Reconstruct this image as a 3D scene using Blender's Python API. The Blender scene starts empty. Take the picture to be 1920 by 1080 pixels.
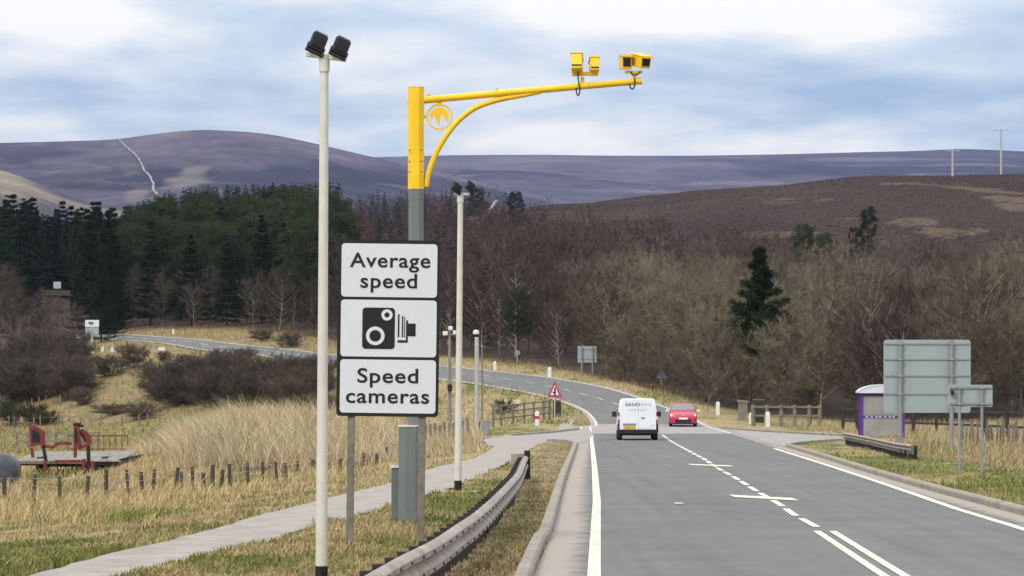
import bpy, math, random
import numpy as np
from mathutils import Matrix, Vector, Euler

rng = np.random.default_rng(7)
random.seed(7)
scene = bpy.context.scene
COL = scene.collection
R = math.radians

# ---------------------------------------------------------------- camera
F, CX, HY, CH = 5000.0, 960.0, 740.0, 2.0       # focal length (px of a 1920 frame), principal column, horizon row, eye height
cam = bpy.data.cameras.new('camera')
cam.sensor_width = 36.0
cam.lens = 36.0 * F / 1920.0
cam.shift_y = (HY - 540.0) / 1920.0
cam.clip_start = 0.5
cam.clip_end = 30000.0
cam_o = bpy.data.objects.new('camera', cam)
COL.objects.link(cam_o)
cam_o.location = (0, 0, CH)
cam_o.rotation_euler = (R(90), 0, 0)
scene.camera = cam_o

# ---------------------------------------------------------------- sky
SUN_EL, SUN_AZ = 40.0, 215.0     # azimuth clockwise from +Y: behind the camera, to the left
world = bpy.data.worlds.new('World')
scene.world = world
world.use_nodes = True
nt = world.node_tree
nt.nodes.clear()
def N(t, **kw):
    n = nt.nodes.new(t)
    for k, v in kw.items(): setattr(n, k, v)
    return n
L_ = nt.links.new
out = N('ShaderNodeOutputWorld'); bg = N('ShaderNodeBackground'); bg.inputs[1].default_value = 0.1
sky = N('ShaderNodeTexSky'); sky.sky_type = 'NISHITA'; sky.sun_disc = False
sky.sun_elevation = R(SUN_EL); sky.sun_rotation = R(SUN_AZ); sky.air_density = 1.0; sky.dust_density = 1.5
tc = N('ShaderNodeTexCoord'); sep = N('ShaderNodeSeparateXYZ'); L_(tc.outputs['Generated'], sep.inputs[0])
def M(op, a, b=None, clamp=False):
    n = N('ShaderNodeMath', operation=op); n.use_clamp = clamp
    for i, s in enumerate((a, b)):
        if s is None: continue
        if isinstance(s, (int, float)): n.inputs[i].default_value = s
        else: L_(s, n.inputs[i])
    return n.outputs[0]
zc = M('ADD', M('MAXIMUM', sep.outputs[2], 0.0), 0.12)
px_ = M('DIVIDE', sep.outputs[0], zc); py_ = M('DIVIDE', sep.outputs[1], zc)
comb = N('ShaderNodeCombineXYZ'); L_(px_, comb.inputs[0]); L_(py_, comb.inputs[1])
n1 = N('ShaderNodeTexNoise'); n1.inputs['Scale'].default_value = 1.7; n1.inputs['Detail'].default_value = 7.0
n1.inputs['Roughness'].default_value = 0.50; n1.inputs['Distortion'].default_value = 0.15
mapn = N('ShaderNodeMapping'); mapn.inputs['Location'].default_value = (4.3, 12.93, 0.0); mapn.inputs['Scale'].default_value = (0.95, 0.9, 1.0)
L_(comb.outputs[0], mapn.inputs[0]); L_(mapn.outputs[0], n1.inputs['Vector'])
rampc = N('ShaderNodeValToRGB'); L_(n1.outputs['Fac'], rampc.inputs[0])
e = rampc.color_ramp.elements
e[0].position = 0.36; e[0].color = (0.44, 0.575, 0.77, 1)
e[1].position = 0.57; e[1].color = (1.18, 1.14, 1.08, 1)
m_ = e.new(0.46); m_.color = (0.73, 0.82, 0.92, 1)
# standard overcast luminance: brighter towards the zenith
lum = M('MULTIPLY', M('ADD', M('MULTIPLY', M('MAXIMUM', sep.outputs[2], 0.0), 1.3), 0.56), 9.2)
cloud = N('ShaderNodeVectorMath', operation='SCALE'); L_(rampc.outputs[0], cloud.inputs[0]); L_(lum, cloud.inputs['Scale'])
mix = N('ShaderNodeMix', data_type='RGBA'); mix.inputs[0].default_value = 0.9
L_(sky.outputs[0], mix.inputs[6]); L_(cloud.outputs[0], mix.inputs[7])
L_(mix.outputs[2], bg.inputs[0]); L_(bg.outputs[0], out.inputs[0])

sun = bpy.data.lights.new('sun', 'SUN'); sun.energy = 1.5; sun.angle = R(14); sun.color = (1.0, 0.93, 0.82)
sun_o = bpy.data.objects.new('sun', sun); COL.objects.link(sun_o)
sd = Vector((math.sin(R(SUN_AZ)) * math.cos(R(SUN_EL)), math.cos(R(SUN_AZ)) * math.cos(R(SUN_EL)), math.sin(R(SUN_EL))))
sun_o.rotation_euler = sd.to_track_quat('Z', 'Y').to_euler()
sun_o.location = (0, -20, 60)

scene.view_settings.view_transform = 'Standard'
scene.view_settings.look = 'None'
scene.view_settings.exposure = 0.5
scene.view_settings.gamma = 1.0
scene.cycles.use_denoising = True
scene.cycles.max_bounces = 5
scene.cycles.volume_bounces = 0
scene.cycles.transparent_max_bounces = 8
scene.cycles.caustics_reflective = False
scene.cycles.caustics_refractive = False

# ---------------------------------------------------------------- materials
MATS = {}
def mat(name, col, rough=0.7, metal=0.0, var=0.12, scale=3.0, bump=0.0, col2=None, bscale=None, spec=0.3, obj=True, detail=5.0):
    m = bpy.data.materials.new(name); m.use_nodes = True
    t = m.node_tree; b = t.nodes['Principled BSDF']
    b.inputs['Roughness'].default_value = rough; b.inputs['Metallic'].default_value = metal
    b.inputs['Specular IOR Level'].default_value = spec
    c = t.nodes.new('ShaderNodeTexCoord'); nz = t.nodes.new('ShaderNodeTexNoise')
    nz.inputs['Scale'].default_value = scale; nz.inputs['Detail'].default_value = detail; nz.inputs['Roughness'].default_value = 0.6
    t.links.new(c.outputs['Object'], nz.inputs['Vector'])
    rp = t.nodes.new('ShaderNodeValToRGB'); t.links.new(nz.outputs['Fac'], rp.inputs[0])
    if col2 is None:
        c0 = [max(0, x * (1 - var)) for x in col]; c1 = [x * (1 + var) for x in col]
    else: c0, c1 = col, col2
    rp.color_ramp.elements[0].position = 0.3; rp.color_ramp.elements[0].color = (*c0, 1)
    rp.color_ramp.elements[1].position = 0.7; rp.color_ramp.elements[1].color = (*c1, 1)
    t.links.new(rp.outputs[0], b.inputs['Base Color'])
    if bump:
        nb = t.nodes.new('ShaderNodeTexNoise'); nb.inputs['Scale'].default_value = bscale or scale * 4; nb.inputs['Detail'].default_value = 4
        t.links.new(c.outputs['Object'], nb.inputs['Vector'])
        bp = t.nodes.new('ShaderNodeBump'); bp.inputs['Strength'].default_value = bump; bp.inputs['Distance'].default_value = 0.05
        t.links.new(nb.outputs['Fac'], bp.inputs['Height']); t.links.new(bp.outputs[0], b.inputs['Normal'])
    MATS[name] = m
    return m
def attr_mat(name, rough=0.9, nscale=0.0, namt=0.0, transl=0.0, bump=0.0, nscale2=None, two=0.0):
    """colour from the mesh's own ground-cover colours and painted relief, broken up by noise"""
    m = bpy.data.materials.new(name); m.use_nodes = True
    t = m.node_tree; b = t.nodes['Principled BSDF']; b.inputs['Roughness'].default_value = rough
    b.inputs['Specular IOR Level'].default_value = 0.15
    a = t.nodes.new('ShaderNodeAttribute'); a.attribute_name = 'tint'
    src = a.outputs['Color']
    c = t.nodes.new('ShaderNodeTexCoord')
    for sc, am in ((nscale, namt), (nscale2, two)):
        if not am: continue
        nz = t.nodes.new('ShaderNodeTexNoise'); nz.inputs['Scale'].default_value = sc; nz.inputs['Detail'].default_value = 8; nz.inputs['Roughness'].default_value = 0.68
        t.links.new(c.outputs['Object'], nz.inputs['Vector'])
        mr = t.nodes.new('ShaderNodeMapRange'); mr.inputs[1].default_value = 0.3; mr.inputs[2].default_value = 0.7
        mr.inputs[3].default_value = 1 - am; mr.inputs[4].default_value = 1 + am
        t.links.new(nz.outputs['Fac'], mr.inputs[0])
        vm = t.nodes.new('ShaderNodeVectorMath'); vm.operation = 'SCALE'
        t.links.new(src, vm.inputs[0]); t.links.new(mr.outputs[0], vm.inputs['Scale']); src = vm.outputs[0]
        if bump:
            bp = t.nodes.new('ShaderNodeBump'); bp.inputs['Strength'].default_value = bump; bp.inputs['Distance'].default_value = 0.1
            t.links.new(nz.outputs['Fac'], bp.inputs['Height']); t.links.new(bp.outputs[0], b.inputs['Normal'])
    t.links.new(src, b.inputs['Base Color'])
    MATS[name] = m
    return m
def twig_mat(name, ca, cb, rough=0.9):
    m = bpy.data.materials.new(name); m.use_nodes = True
    t = m.node_tree; b = t.nodes['Principled BSDF']; b.inputs['Roughness'].default_value = rough; b.inputs['Specular IOR Level'].default_value = 0.1
    oi = t.nodes.new('ShaderNodeObjectInfo'); c = t.nodes.new('ShaderNodeTexCoord')
    nz = t.nodes.new('ShaderNodeTexNoise'); nz.inputs['Scale'].default_value = 0.9; nz.inputs['Detail'].default_value = 3
    t.links.new(c.outputs['Object'], nz.inputs['Vector'])
    ad = t.nodes.new('ShaderNodeMath'); ad.operation = 'MULTIPLY_ADD'; ad.inputs[1].default_value = 0.7
    sb = t.nodes.new('ShaderNodeMath'); sb.operation = 'MULTIPLY_ADD'; sb.inputs[1].default_value = 0.9; sb.inputs[2].default_value = -0.3
    t.links.new(nz.outputs['Fac'], sb.inputs[0]); t.links.new(oi.outputs['Random'], ad.inputs[0]); t.links.new(sb.outputs[0], ad.inputs[2])
    mx = t.nodes.new('ShaderNodeMix'); mx.data_type = 'RGBA'; mx.inputs[6].default_value = (*ca, 1); mx.inputs[7].default_value = (*cb, 1); mx.clamp_factor = True
    t.links.new(ad.outputs[0], mx.inputs[0]); t.links.new(mx.outputs[2], b.inputs['Base Color'])
    MATS[name] = m
    return m

mat('cream_paint', (0.48, 0.46, 0.405), 0.55, col2=(0.58, 0.565, 0.51), scale=3, detail=8)
mat('black_paint', (0.012, 0.012, 0.014), 0.45, var=0.2)
mat('yellow_paint', (0.70, 0.43, 0.012), 0.45, col2=(0.83, 0.53, 0.015), scale=2.2, spec=0.35, detail=8)
mat('grey_green_paint', (0.135, 0.155, 0.155), 0.5, var=0.08, scale=2)
mat('pale_cap', (0.55, 0.56, 0.55), 0.6, var=0.05)
mat('sign_white', (0.56, 0.58, 0.61), 0.5, var=0.03, scale=1.5)
mat('sign_black', (0.010, 0.010, 0.012), 0.5, var=0.1)
mat('timber_post', (0.165, 0.145, 0.12), 0.85, var=0.3, scale=6, bump=0.2)
mat('dark_timber', (0.035, 0.03, 0.027), 0.9, var=0.4, scale=5, bump=0.3)
mat('fence_timber', (0.06, 0.05, 0.042), 0.9, var=0.5, scale=4, bump=0.3)
mat('weathered_timber', (0.17, 0.15, 0.115), 0.9, var=0.3, scale=5, bump=0.3)
mat('galvanised', (0.30, 0.31, 0.32), 0.5, metal=0.35, var=0.15, scale=5)
mat('rail_steel', (0.20, 0.165, 0.135), 0.7, col2=(0.37, 0.32, 0.28), scale=3.0, detail=8)
mat('sign_back', (0.285, 0.335, 0.35), 0.55, metal=0.1, var=0.06, scale=1.2)
mat('sign_frame', (0.24, 0.25, 0.255), 0.55, metal=0.2, var=0.1)
mat('concrete', (0.36, 0.34, 0.31), 0.9, var=0.15, scale=2.5, bump=0.2)
mat('kerb_concrete', (0.255, 0.225, 0.185), 0.9, var=0.22, scale=1.8, bump=0.2)
mat('path_surface', (0.22, 0.20, 0.17), 0.95, col2=(0.335, 0.31, 0.275), scale=1.6, bump=0.3, bscale=20, detail=9)
mat('grit_surface', (0.27, 0.25, 0.235), 0.95, var=0.15, scale=0.7, bump=0.2, bscale=12)
mat('white_marking', (0.46, 0.43, 0.35), 0.8, scale=2.2, col2=(0.66, 0.61, 0.50), detail=8)
mat('white_marking_far', (0.48, 0.47, 0.44), 0.75, var=0.12, scale=0.6)
mat('white_paint', (0.74, 0.77, 0.80), 0.35, var=0.03, spec=0.5)
mat('van_white', (0.68, 0.73, 0.78), 0.3, var=0.03, spec=0.5)
mat('plastic_black', (0.015, 0.015, 0.017), 0.6, var=0.2)
mat('tyre', (0.012, 0.012, 0.012), 0.85, var=0.2)
mat('rim', (0.25, 0.25, 0.26), 0.4, metal=0.7)
mat('glass_dark', (0.05, 0.065, 0.07), 0.12, var=0.1, spec=0.6)
mat('tail_red', (0.20, 0.015, 0.03), 0.3, var=0.15)
mat('plate_yellow', (0.72, 0.42, 0.06), 0.5, var=0.05)
mat('plate_white', (0.8, 0.8, 0.8), 0.5, var=0.03)
mat('van_lettering', (0.09, 0.15, 0.15), 0.5)
mat('van_lettering_pale', (0.33, 0.40, 0.42), 0.5)
mat('car_red', (0.40, 0.020, 0.055), 0.3, var=0.06, spec=0.6)
mat('headlamp', (0.62, 0.62, 0.65), 0.2, var=0.05, spec=0.7)
mat('purple_paint', (0.075, 0.03, 0.17), 0.5, var=0.1)
mat('shelter_panel', (0.33, 0.32, 0.30), 0.35, var=0.2, scale=1.5)
MATS['shelter_panel'].node_tree.nodes['Principled BSDF'].inputs['Alpha'].default_value = 0.6
mat('shelter_roof', (0.52, 0.54, 0.60), 0.5, var=0.05)
mat('machine_red', (0.15, 0.022, 0.024), 0.65, var=0.3, scale=4)
mat('deck_boards', (0.20, 0.19, 0.17), 0.9, col2=(0.42, 0.41, 0.385), scale=3, detail=8)
mat('bale_wrap', (0.055, 0.062, 0.075), 0.45, var=0.3, scale=2)
mat('rust', (0.13, 0.07, 0.045), 0.9, var=0.4, scale=5)
mat('sign_red', (0.42, 0.03, 0.05), 0.5)
mat('marker_white', (0.62, 0.62, 0.60), 0.6, var=0.06)
mat('marker_yellow', (0.60, 0.50, 0.15), 0.6)
mat('pole_grey', (0.38, 0.36, 0.36), 0.8, var=0.15)
mat('pole_wood', (0.21, 0.19, 0.175), 0.85, var=0.2)
mat('blue_grey', (0.10, 0.13, 0.17), 0.6)
mat('shed_roof', (0.13, 0.105, 0.09), 0.85, var=0.2)
mat('stone', (0.20, 0.165, 0.14), 0.9, var=0.35, scale=3, bump=0.4)
mat('cable', (0.02, 0.025, 0.03), 0.6)
mat('bark_birch', (0.13, 0.105, 0.09), 0.9, var=0.5, scale=3)
mat('bark_pale', (0.30, 0.28, 0.25), 0.9, var=0.5, scale=3)
mat('bark_pine', (0.055, 0.04, 0.033), 0.9, var=0.3, scale=3)
twig_mat('twig_purple', (0.048, 0.030, 0.028), (0.090, 0.058, 0.051))
twig_mat('twig_olive', (0.100, 0.082, 0.054), (0.205, 0.176, 0.124))
twig_mat('twig_brown', (0.066, 0.050, 0.038), (0.145, 0.116, 0.086))
twig_mat('twig_dark', (0.050, 0.038, 0.031), (0.085, 0.066, 0.052))
twig_mat('twig_shrub', (0.062, 0.050, 0.040), (0.105, 0.085, 0.066))
twig_mat('needle_dark', (0.012, 0.022, 0.010), (0.030, 0.046, 0.018))
twig_mat('needle_pine', (0.022, 0.034, 0.013), (0.050, 0.062, 0.024))
twig_mat('needle_bright', (0.026, 0.042, 0.014), (0.060, 0.075, 0.024))
twig_mat('gorse', (0.035, 0.045, 0.018), (0.06, 0.065, 0.028))
attr_mat('ground_cover', nscale=1.6, namt=0.42, bump=0.6, nscale2=12.0, two=0.42)
attr_mat('blade', nscale=0.6, namt=0.18)
attr_mat('far_trees')
attr_mat('hill_cover', nscale=0.012, namt=0.40, nscale2=0.06, two=0.35)

wm_ = MATS['white_marking'].node_tree
for nd in wm_.nodes:
    if nd.type == 'VALTORGB':
        nd.color_ramp.elements[0].position = 0.34; nd.color_ramp.elements[0].color = (0.24, 0.23, 0.21, 1)
        nd.color_ramp.elements[1].position = 0.62; nd.color_ramp.elements[1].color = (0.68, 0.63, 0.52, 1)
        mm_ = nd.color_ramp.elements.new(0.44); mm_.color = (0.56, 0.52, 0.43, 1)
    if nd.type == 'TEX_NOISE': nd.inputs['Scale'].default_value = 5.0
# ---------------------------------------------------------------- mesh helpers
def tag(o, label=None, cat=None, group=None, kind=None):
    if label: o['label'] = label
    if cat: o['category'] = cat
    if group: o['group'] = group
    if kind: o['kind'] = kind
    return o
def link(name, me, parent=None, m=None):
    o = bpy.data.objects.new(name, me); COL.objects.link(o)
    if parent is not None: o.parent = parent
    if m is not None:
        me.materials.append(MATS[m] if isinstance(m, str) else m)
    return o
def thing(name, label, cat, loc=(0, 0, 0), rotz=0.0, group=None, rot=None):
    o = bpy.data.objects.new(name, None); COL.objects.link(o)
    o.location = loc; o.rotation_euler = rot if rot else (0, 0, rotz)
    o.empty_display_size = 0.2
    return tag(o, label, cat, group)
class MB:
    def __init__(s): s.v = []; s.f = []
    def add(s, vs, fs, mtx=None):
        b = len(s.v)
        if mtx is not None: vs = [tuple(mtx @ Vector(v)) for v in vs]
        s.v += [tuple(v) for v in vs]; s.f += [tuple(b + i for i in f) for f in fs]
        return s
    def box(s, c, d, rot=None, taper=1.0):
        x, y, z = d[0] / 2, d[1] / 2, d[2] / 2; t = taper
        vs = [(-x, -y, -z), (x, -y, -z), (x, y, -z), (-x, y, -z), (-x * t, -y * t, z), (x * t, -y * t, z), (x * t, y * t, z), (-x * t, y * t, z)]
        m = Matrix.Translation(c)
        if rot is not None: m = m @ Euler(rot).to_matrix().to_4x4()
        return s.add(vs, [(3, 2, 1, 0), (4, 5, 6, 7), (0, 1, 5, 4), (1, 2, 6, 5), (2, 3, 7, 6), (3, 0, 4, 7)], m)
    def tube(s, pts, r, n=10, cap=True, phase=0.0):
        pts = [Vector(p) for p in pts]
        rs = r if isinstance(r, (list, tuple)) else [r] * len(pts)
        vs, fs = [], []; up = None
        for i, p in enumerate(pts):
            d = (pts[min(i + 1, len(pts) - 1)] - pts[max(i - 1, 0)]).normalized()
            if up is None: up = Vector((0, 0, 1)) if abs(d.z) < 0.9 else Vector((0, 1, 0))
            a = d.cross(up).normalized(); b = a.cross(d).normalized(); up = b
            for k in range(n):
                t = 2 * math.pi * k / n + phase
                vs.append(tuple(p + (a * math.cos(t) + b * math.sin(t)) * rs[i]))
        for i in range(len(pts) - 1):
            for k in range(n):
                k2 = (k + 1) % n
                fs.append((i * n + k, i * n + k2, (i + 1) * n + k2, (i + 1) * n + k))
        if cap:
            fs.append(tuple(range(n))[::-1]); fs.append(tuple((len(pts) - 1) * n + k for k in range(n)))
        return s.add(vs, fs)
    def prism(s, poly, y0, y1, mtx=None):          # poly in the xz plane, extruded along y
        n = len(poly)
        vs = [(x, y0, z) for x, z in poly] + [(x, y1, z) for x, z in poly]
        fs = [tuple(range(n)), tuple(range(2 * n - 1, n - 1, -1))] + [(i, i + n, (i + 1) % n + n, (i + 1) % n) for i in range(n)]
        return s.add(vs, fs, mtx)
    def ring(s, c, ro, ri, y0, y1, n=28):
        vs = []
        for y in (y0, y1):
            for rr in (ro, ri):
                vs += [(c[0] + rr * math.cos(2 * math.pi * k / n), y, c[1] + rr * math.sin(2 * math.pi * k / n)) for k in range(n)]
        fs = []
        for k in range(n):
            q = (k + 1) % n
            fs += [(k, q, n + q, n + k), (2 * n + k, 3 * n + k, 3 * n + q, 2 * n + q), (k, 2 * n + k, 2 * n + q, q), (n + k, n + q, 3 * n + q, 3 * n + k)]
        return s.add(vs, fs)
    def loft(s, secs, cap=True):                    # list of equal-length closed rings of 3d points
        n = len(secs[0]); vs = [p for q in secs for p in q]; fs = []
        for i in range(len(secs) - 1):
            for k in range(n):
                k2 = (k + 1) % n
                fs.append((i * n + k, i * n + k2, (i + 1) * n + k2, (i + 1) * n + k))
        if cap: fs += [tuple(range(n))[::-1], tuple((len(secs) - 1) * n + k for k in range(n))]
        return s.add(vs, fs)
    def mesh(s, name, smooth=False, angle=40):
        me = bpy.data.meshes.new(name); me.from_pydata(s.v, [], s.f); me.validate()
        if smooth:
            me.polygons.foreach_set('use_smooth', [True] * len(me.polygons))
            try: me.set_sharp_from_angle(angle=R(angle))
            except Exception: pass
        me.update()
        return me
    def build(s, name, m, parent=None, smooth=False, angle=40, bevel=0.0):
        o = link(name, s.mesh(name, smooth, angle), parent, m)
        if bevel:
            md = o.modifiers.new('bevel', 'BEVEL'); md.width = bevel; md.segments = 2; md.limit_method = 'ANGLE'
        return o
def np_mesh(name, V, Fc, tint=None, uv=None, smooth=False):
    V = np.asarray(V, np.float32); Fc = np.asarray(Fc, np.int32); k = Fc.shape[1]
    me = bpy.data.meshes.new(name)
    me.vertices.add(len(V)); me.vertices.foreach_set('co', V.ravel())
    me.loops.add(Fc.size); me.loops.foreach_set('vertex_index', Fc.ravel())
    me.polygons.add(len(Fc)); me.polygons.foreach_set('loop_start', np.arange(0, Fc.size, k, dtype=np.int32))
    try: me.polygons.foreach_set('loop_total', np.full(len(Fc), k, np.int32))
    except Exception: pass
    if smooth: me.polygons.foreach_set('use_smooth', np.ones(len(Fc), bool))
    if tint is not None:
        a = me.color_attributes.new('tint', 'FLOAT_COLOR', 'POINT')
        c = np.ones((len(V), 4), np.float32); c[:, :3] = tint
        a.data.foreach_set('color', c.ravel())
    if uv is not None:
        u = me.uv_layers.new(name='UVMap'); u.data.foreach_set('uv', np.asarray(uv, np.float32)[Fc.ravel()].ravel())
    me.update(calc_edges=True); me.validate()
    return me
def rrect(x0, x1, z0, z1, r, n=5):
    pts = []
    for cx, cz, a0 in ((x1 - r, z0 + r, -90), (x1 - r, z1 - r, 0), (x0 + r, z1 - r, 90), (x0 + r, z0 + r, 180)):
        for k in range(n + 1):
            a = R(a0 + 90 * k / n); pts.append((cx + r * math.cos(a), cz + r * math.sin(a)))
    return pts
def copy_tree(o, parent=None):
    c = o.copy(); COL.objects.link(c); c.parent = parent
    for ch in o.children:
        if ch is not c: copy_tree(ch, c)
    return c
def vnoise(x, y, seed=0):
    xi = np.floor(x).astype(np.int64); yi = np.floor(y).astype(np.int64); fx = x - xi; fy = y - yi
    fx = fx * fx * (3 - 2 * fx); fy = fy * fy * (3 - 2 * fy)
    def h(a, b):
        n = (a * 374761393 + b * 668265263 + seed * 974634777) & 0x7fffffff
        n = ((n ^ (n >> 13)) * 1274126177) & 0x7fffffff
        return ((n ^ (n >> 16)) & 0xffff) / 65535.0
    return (h(xi, yi) * (1 - fx) + h(xi + 1, yi) * fx) * (1 - fy) + (h(xi, yi + 1) * (1 - fx) + h(xi + 1, yi + 1) * fx) * fy
def fbm(x, y, seed=0, o=4):
    s, a, t = 0, 1.0, 0
    for i in range(o):
        s = s + a * vnoise(x * 2 ** i, y * 2 ** i, seed + i); t += a; a *= 0.5
    return s / t
def sstep(a, b, x):
    t = np.clip((x - a) / (b - a), 0, 1); return t * t * (3 - 2 * t)

# ---------------------------------------------------------------- lie of the land (height by bearing and depth)
PROF = {
    -500: [(0, 0), (30, 0), (60, -1.1), (92, -1.75), (170, -1.8), (220, -1.5), (255, -1.2), (300, 3), (340, 8), (400, 14), (600, 32), (750, 42), (1000, 20), (1300, 0)],
    0: [(0, 0), (34, 0), (60, -1.1), (92, -1.75), (170, -1.8), (220, -1.5), (255, -1.2), (300, 3), (340, 8), (400, 14), (600, 32), (750, 42), (1000, 20), (1300, 0)],
    150: [(0, 0), (36, 0), (60, -0.9), (94, -1.75), (170, -1.7), (220, -1.4), (250, -0.9), (290, 5.5), (310, 7.5), (335, 9), (400, 14), (600, 28), (700, 32), (1000, 20), (1300, 0)],
    300: [(0, 0), (42, 0), (62, -0.7), (97, -1.6), (125, -0.6), (150, -1.3), (200, -1), (235, -0.3), (285, 5.8), (298, 7.7), (318, 8.9), (335, 10.2), (400, 15), (600, 34), (750, 48), (1000, 20), (1300, 0)],
    450: [(0, 0), (48, 0), (66, -0.5), (100, -1.5), (124, 0.2), (150, -0.6), (200, -0.6), (232, 0.5), (268, 5.0), (276, 6.4), (296, 7.6), (315, 9.2), (400, 15.5), (600, 35), (750, 49), (1000, 20), (1300, 0)],
    600: [(0, 0), (54, 0), (72, -0.3), (105, -1.3), (125, 0.4), (150, -0.2), (200, 0.0), (230, 2.2), (256, 5.2), (277, 6.4), (300, 8.2), (400, 16), (600, 36), (750, 49), (1000, 20), (1300, 0)],
    850: [(0, 0), (80, 0), (105, -0.5), (140, -0.3), (180, 0.2), (205, 1.9), (222, 3.1), (246, 4.6), (262, 5.4), (300, 7.5), (400, 18), (600, 39), (750, 50), (1000, 30), (1300, 0)],
    1000: [(0, 0), (160, 0), (180, 0.5), (203, 2.0), (232, 3.7), (250, 4.7), (300, 8), (400, 18.5), (600, 40), (720, 53.5), (800, 50), (1000, 30), (1300, 0)],
    1200: [(0, 0), (165, 0), (190, 1.2), (205, 2.1), (240, 3.6), (300, 8.5), (400, 19), (600, 41), (740, 56.5), (820, 54), (1000, 30), (1300, 0)],
    1400: [(0, 0), (165, 0), (200, 0.6), (250, 3.0), (400, 20), (600, 43), (740, 59), (820, 57), (1000, 30), (1300, 0)],
    1600: [(0, 0), (170, 0), (200, 0.4), (300, 7), (400, 18.5), (600, 44), (745, 63.5), (830, 58), (1000, 30), (1300, 0)],
    1750: [(0, 0), (170, 0), (220, 1.2), (300, 7), (400, 18.5), (600, 44), (745, 63.5), (830, 58), (1000, 30), (1300, 0)],
    1920: [(0, 0), (150, 0), (250, 3), (400, 18.5), (600, 44), (740, 63), (820, 58), (1000, 30), (1300, 0)],
    2500: [(0, 0), (150, 0), (250, 3), (400, 18.5), (600, 44), (740, 63), (820, 58), (1000, 30), (1300, 0)],
}
GU = np.arange(-800, 2801, 20.0); GD = np.arange(0, 1301, 1.0)
_us = sorted(PROF)
_cols = np.array([np.interp(GD, [p[0] for p in PROF[u]], [p[1] for p in PROF[u]]) for u in _us])
GZ = np.array([np.interp(GU, _us, _cols[:, j]) for j in range(len(GD))]).T
def blur(a, sig, ax):
    r = int(sig * 3); k = np.exp(-0.5 * (np.arange(-r, r + 1) / sig) ** 2); k /= k.sum()
    pad = [(0, 0), (0, 0)]; pad[ax] = (r, r)
    return np.apply_along_axis(lambda v: np.convolve(v, k, 'valid'), ax, np.pad(a, pad, mode='edge'))
GZ = blur(blur(GZ, 4.0, 1), 2.0, 0)
def Z(X, Y):
    X = np.asarray(X, float); Y = np.asarray(Y, float)
    d = np.clip(Y, 12, 1299.0); u = np.clip(X / np.maximum(Y, 12) * F + CX, -800, 2799)
    a = (u + 800) / 20; i = a.astype(int); fa = a - i; j = d.astype(int); fb = d - j
    return (GZ[i, j] * (1 - fa) + GZ[i + 1, j] * fa) * (1 - fb) + (GZ[i, j + 1] * (1 - fa) + GZ[i + 1, j + 1] * fa) * fb
def zf(x, y): return float(Z(x, y))
def at(px, py, d): return ((px - CX) / F * d, d, CH - (py - HY) / F * d)
_MD = np.arange(18, 1290, 0.25)
def P(px, py):
    """where the line of sight through a place first meets the ground"""
    t = (px - CX) / F
    g = Z(t * _MD, _MD) - (CH - (py - HY) / F * _MD)
    i = int(np.argmax(g > 0))
    if g[i] <= 0: i = len(_MD) - 1
    if i > 0:
        a, b = g[i - 1], g[i]; d = _MD[i - 1] + (0.25 * (-a) / (b - a) if b != a else 0)
    else: d = _MD[0]
    return (t * d, d, zf(t * d, d))
def PD(px, d):
    x = (px - CX) / F * d
    return (x, d, zf(x, d))
def curve(pts, n):
    """Catmull-Rom through plan points, n samples evenly by chord"""
    p = np.array([q[:2] for q in pts], float)
    p = np.vstack([2 * p[0] - p[1], p, 2 * p[-1] - p[-2]])
    o = []
    for i in range(1, len(p) - 2):
        for t in np.linspace(0, 1, 16, endpoint=False):
            a, b, c, d = p[i - 1], p[i], p[i + 1], p[i + 2]
            o.append(0.5 * ((2 * b) + (c - a) * t + (2 * a - 5 * b + 4 * c - d) * t * t + (3 * b - a - 3 * c + d) * t ** 3))
    o.append(p[-2]); o = np.array(o)
    s = np.concatenate([[0], np.cumsum(np.linalg.norm(np.diff(o, axis=0), axis=1))])
    q = np.linspace(0, s[-1], n)
    return np.stack([np.interp(q, s, o[:, 0]), np.interp(q, s, o[:, 1])], 1)

# road edges (kerb to kerb) and painted edge lines in plan
def extend(pts, d0):
    (x0, y0), (x1, y1) = pts[0][:2], pts[2][:2]
    k = (x1 - x0) / (y1 - y0)
    return [(x0 - k * (y0 - d0), d0)] + [p[:2] for p in pts]
KL = extend([P(1004, 1070), P(1035, 1000), P(1061, 900), P(1082, 838), P(1096, 815)], -30)
KR = extend([P(1920, 967), P(1770, 927), P(1640, 890), P(1545, 860), P(1477, 839), P(1400, 817), P(1350, 803)], -30)
FAR = [((1106, 798), (1322, 793)), ((1098, 780), (1290, 777)), ((1080, 766), (1245, 761)), ((1050, 754), (1190, 741)), ((1000, 740), (1130, 724)), ((930, 727), (1050, 710)),
       ((850, 715), (960, 699)), ((720, 697), (820, 685)), ((600, 679), (690, 671)), ((450, 661), (530, 653)), ((330, 648), (400, 639)), ((230, 638), (290, 630)), ((120, 631), (180, 622))]
FL = [P(*a) for a, b in FAR]; FR = [P(*b) for a, b in FAR]
NN = 90
ds = np.linspace(-30, FL[0][1] - 6, NN)
kl = np.array(KL); kr = np.array(KR)
_l = np.stack([np.interp(ds, kl[:, 1], kl[:, 0]), ds], 1); _r = np.stack([np.interp(ds, kr[:, 1], kr[:, 0]), ds], 1)
fl = curve([_l[-12], _l[-1]] + FL, 160); fr = curve([_r[-12], _r[-1]] + FR, 160)
cut = 0
ROADL = np.vstack([_l[:-12], fl]); ROADR = np.vstack([_r[:-12], fr])
def road_pt(i, t):
    i0 = int(np.clip(i, 0, len(ROADL) - 1)); i1 = min(i0 + 1, len(ROADL) - 1); f = i - i0
    a = ROADL[i0] * (1 - f) + ROADL[i1] * f; b = ROADR[i0] * (1 - f) + ROADR[i1] * f
    return a * (1 - t) + b * t
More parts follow.
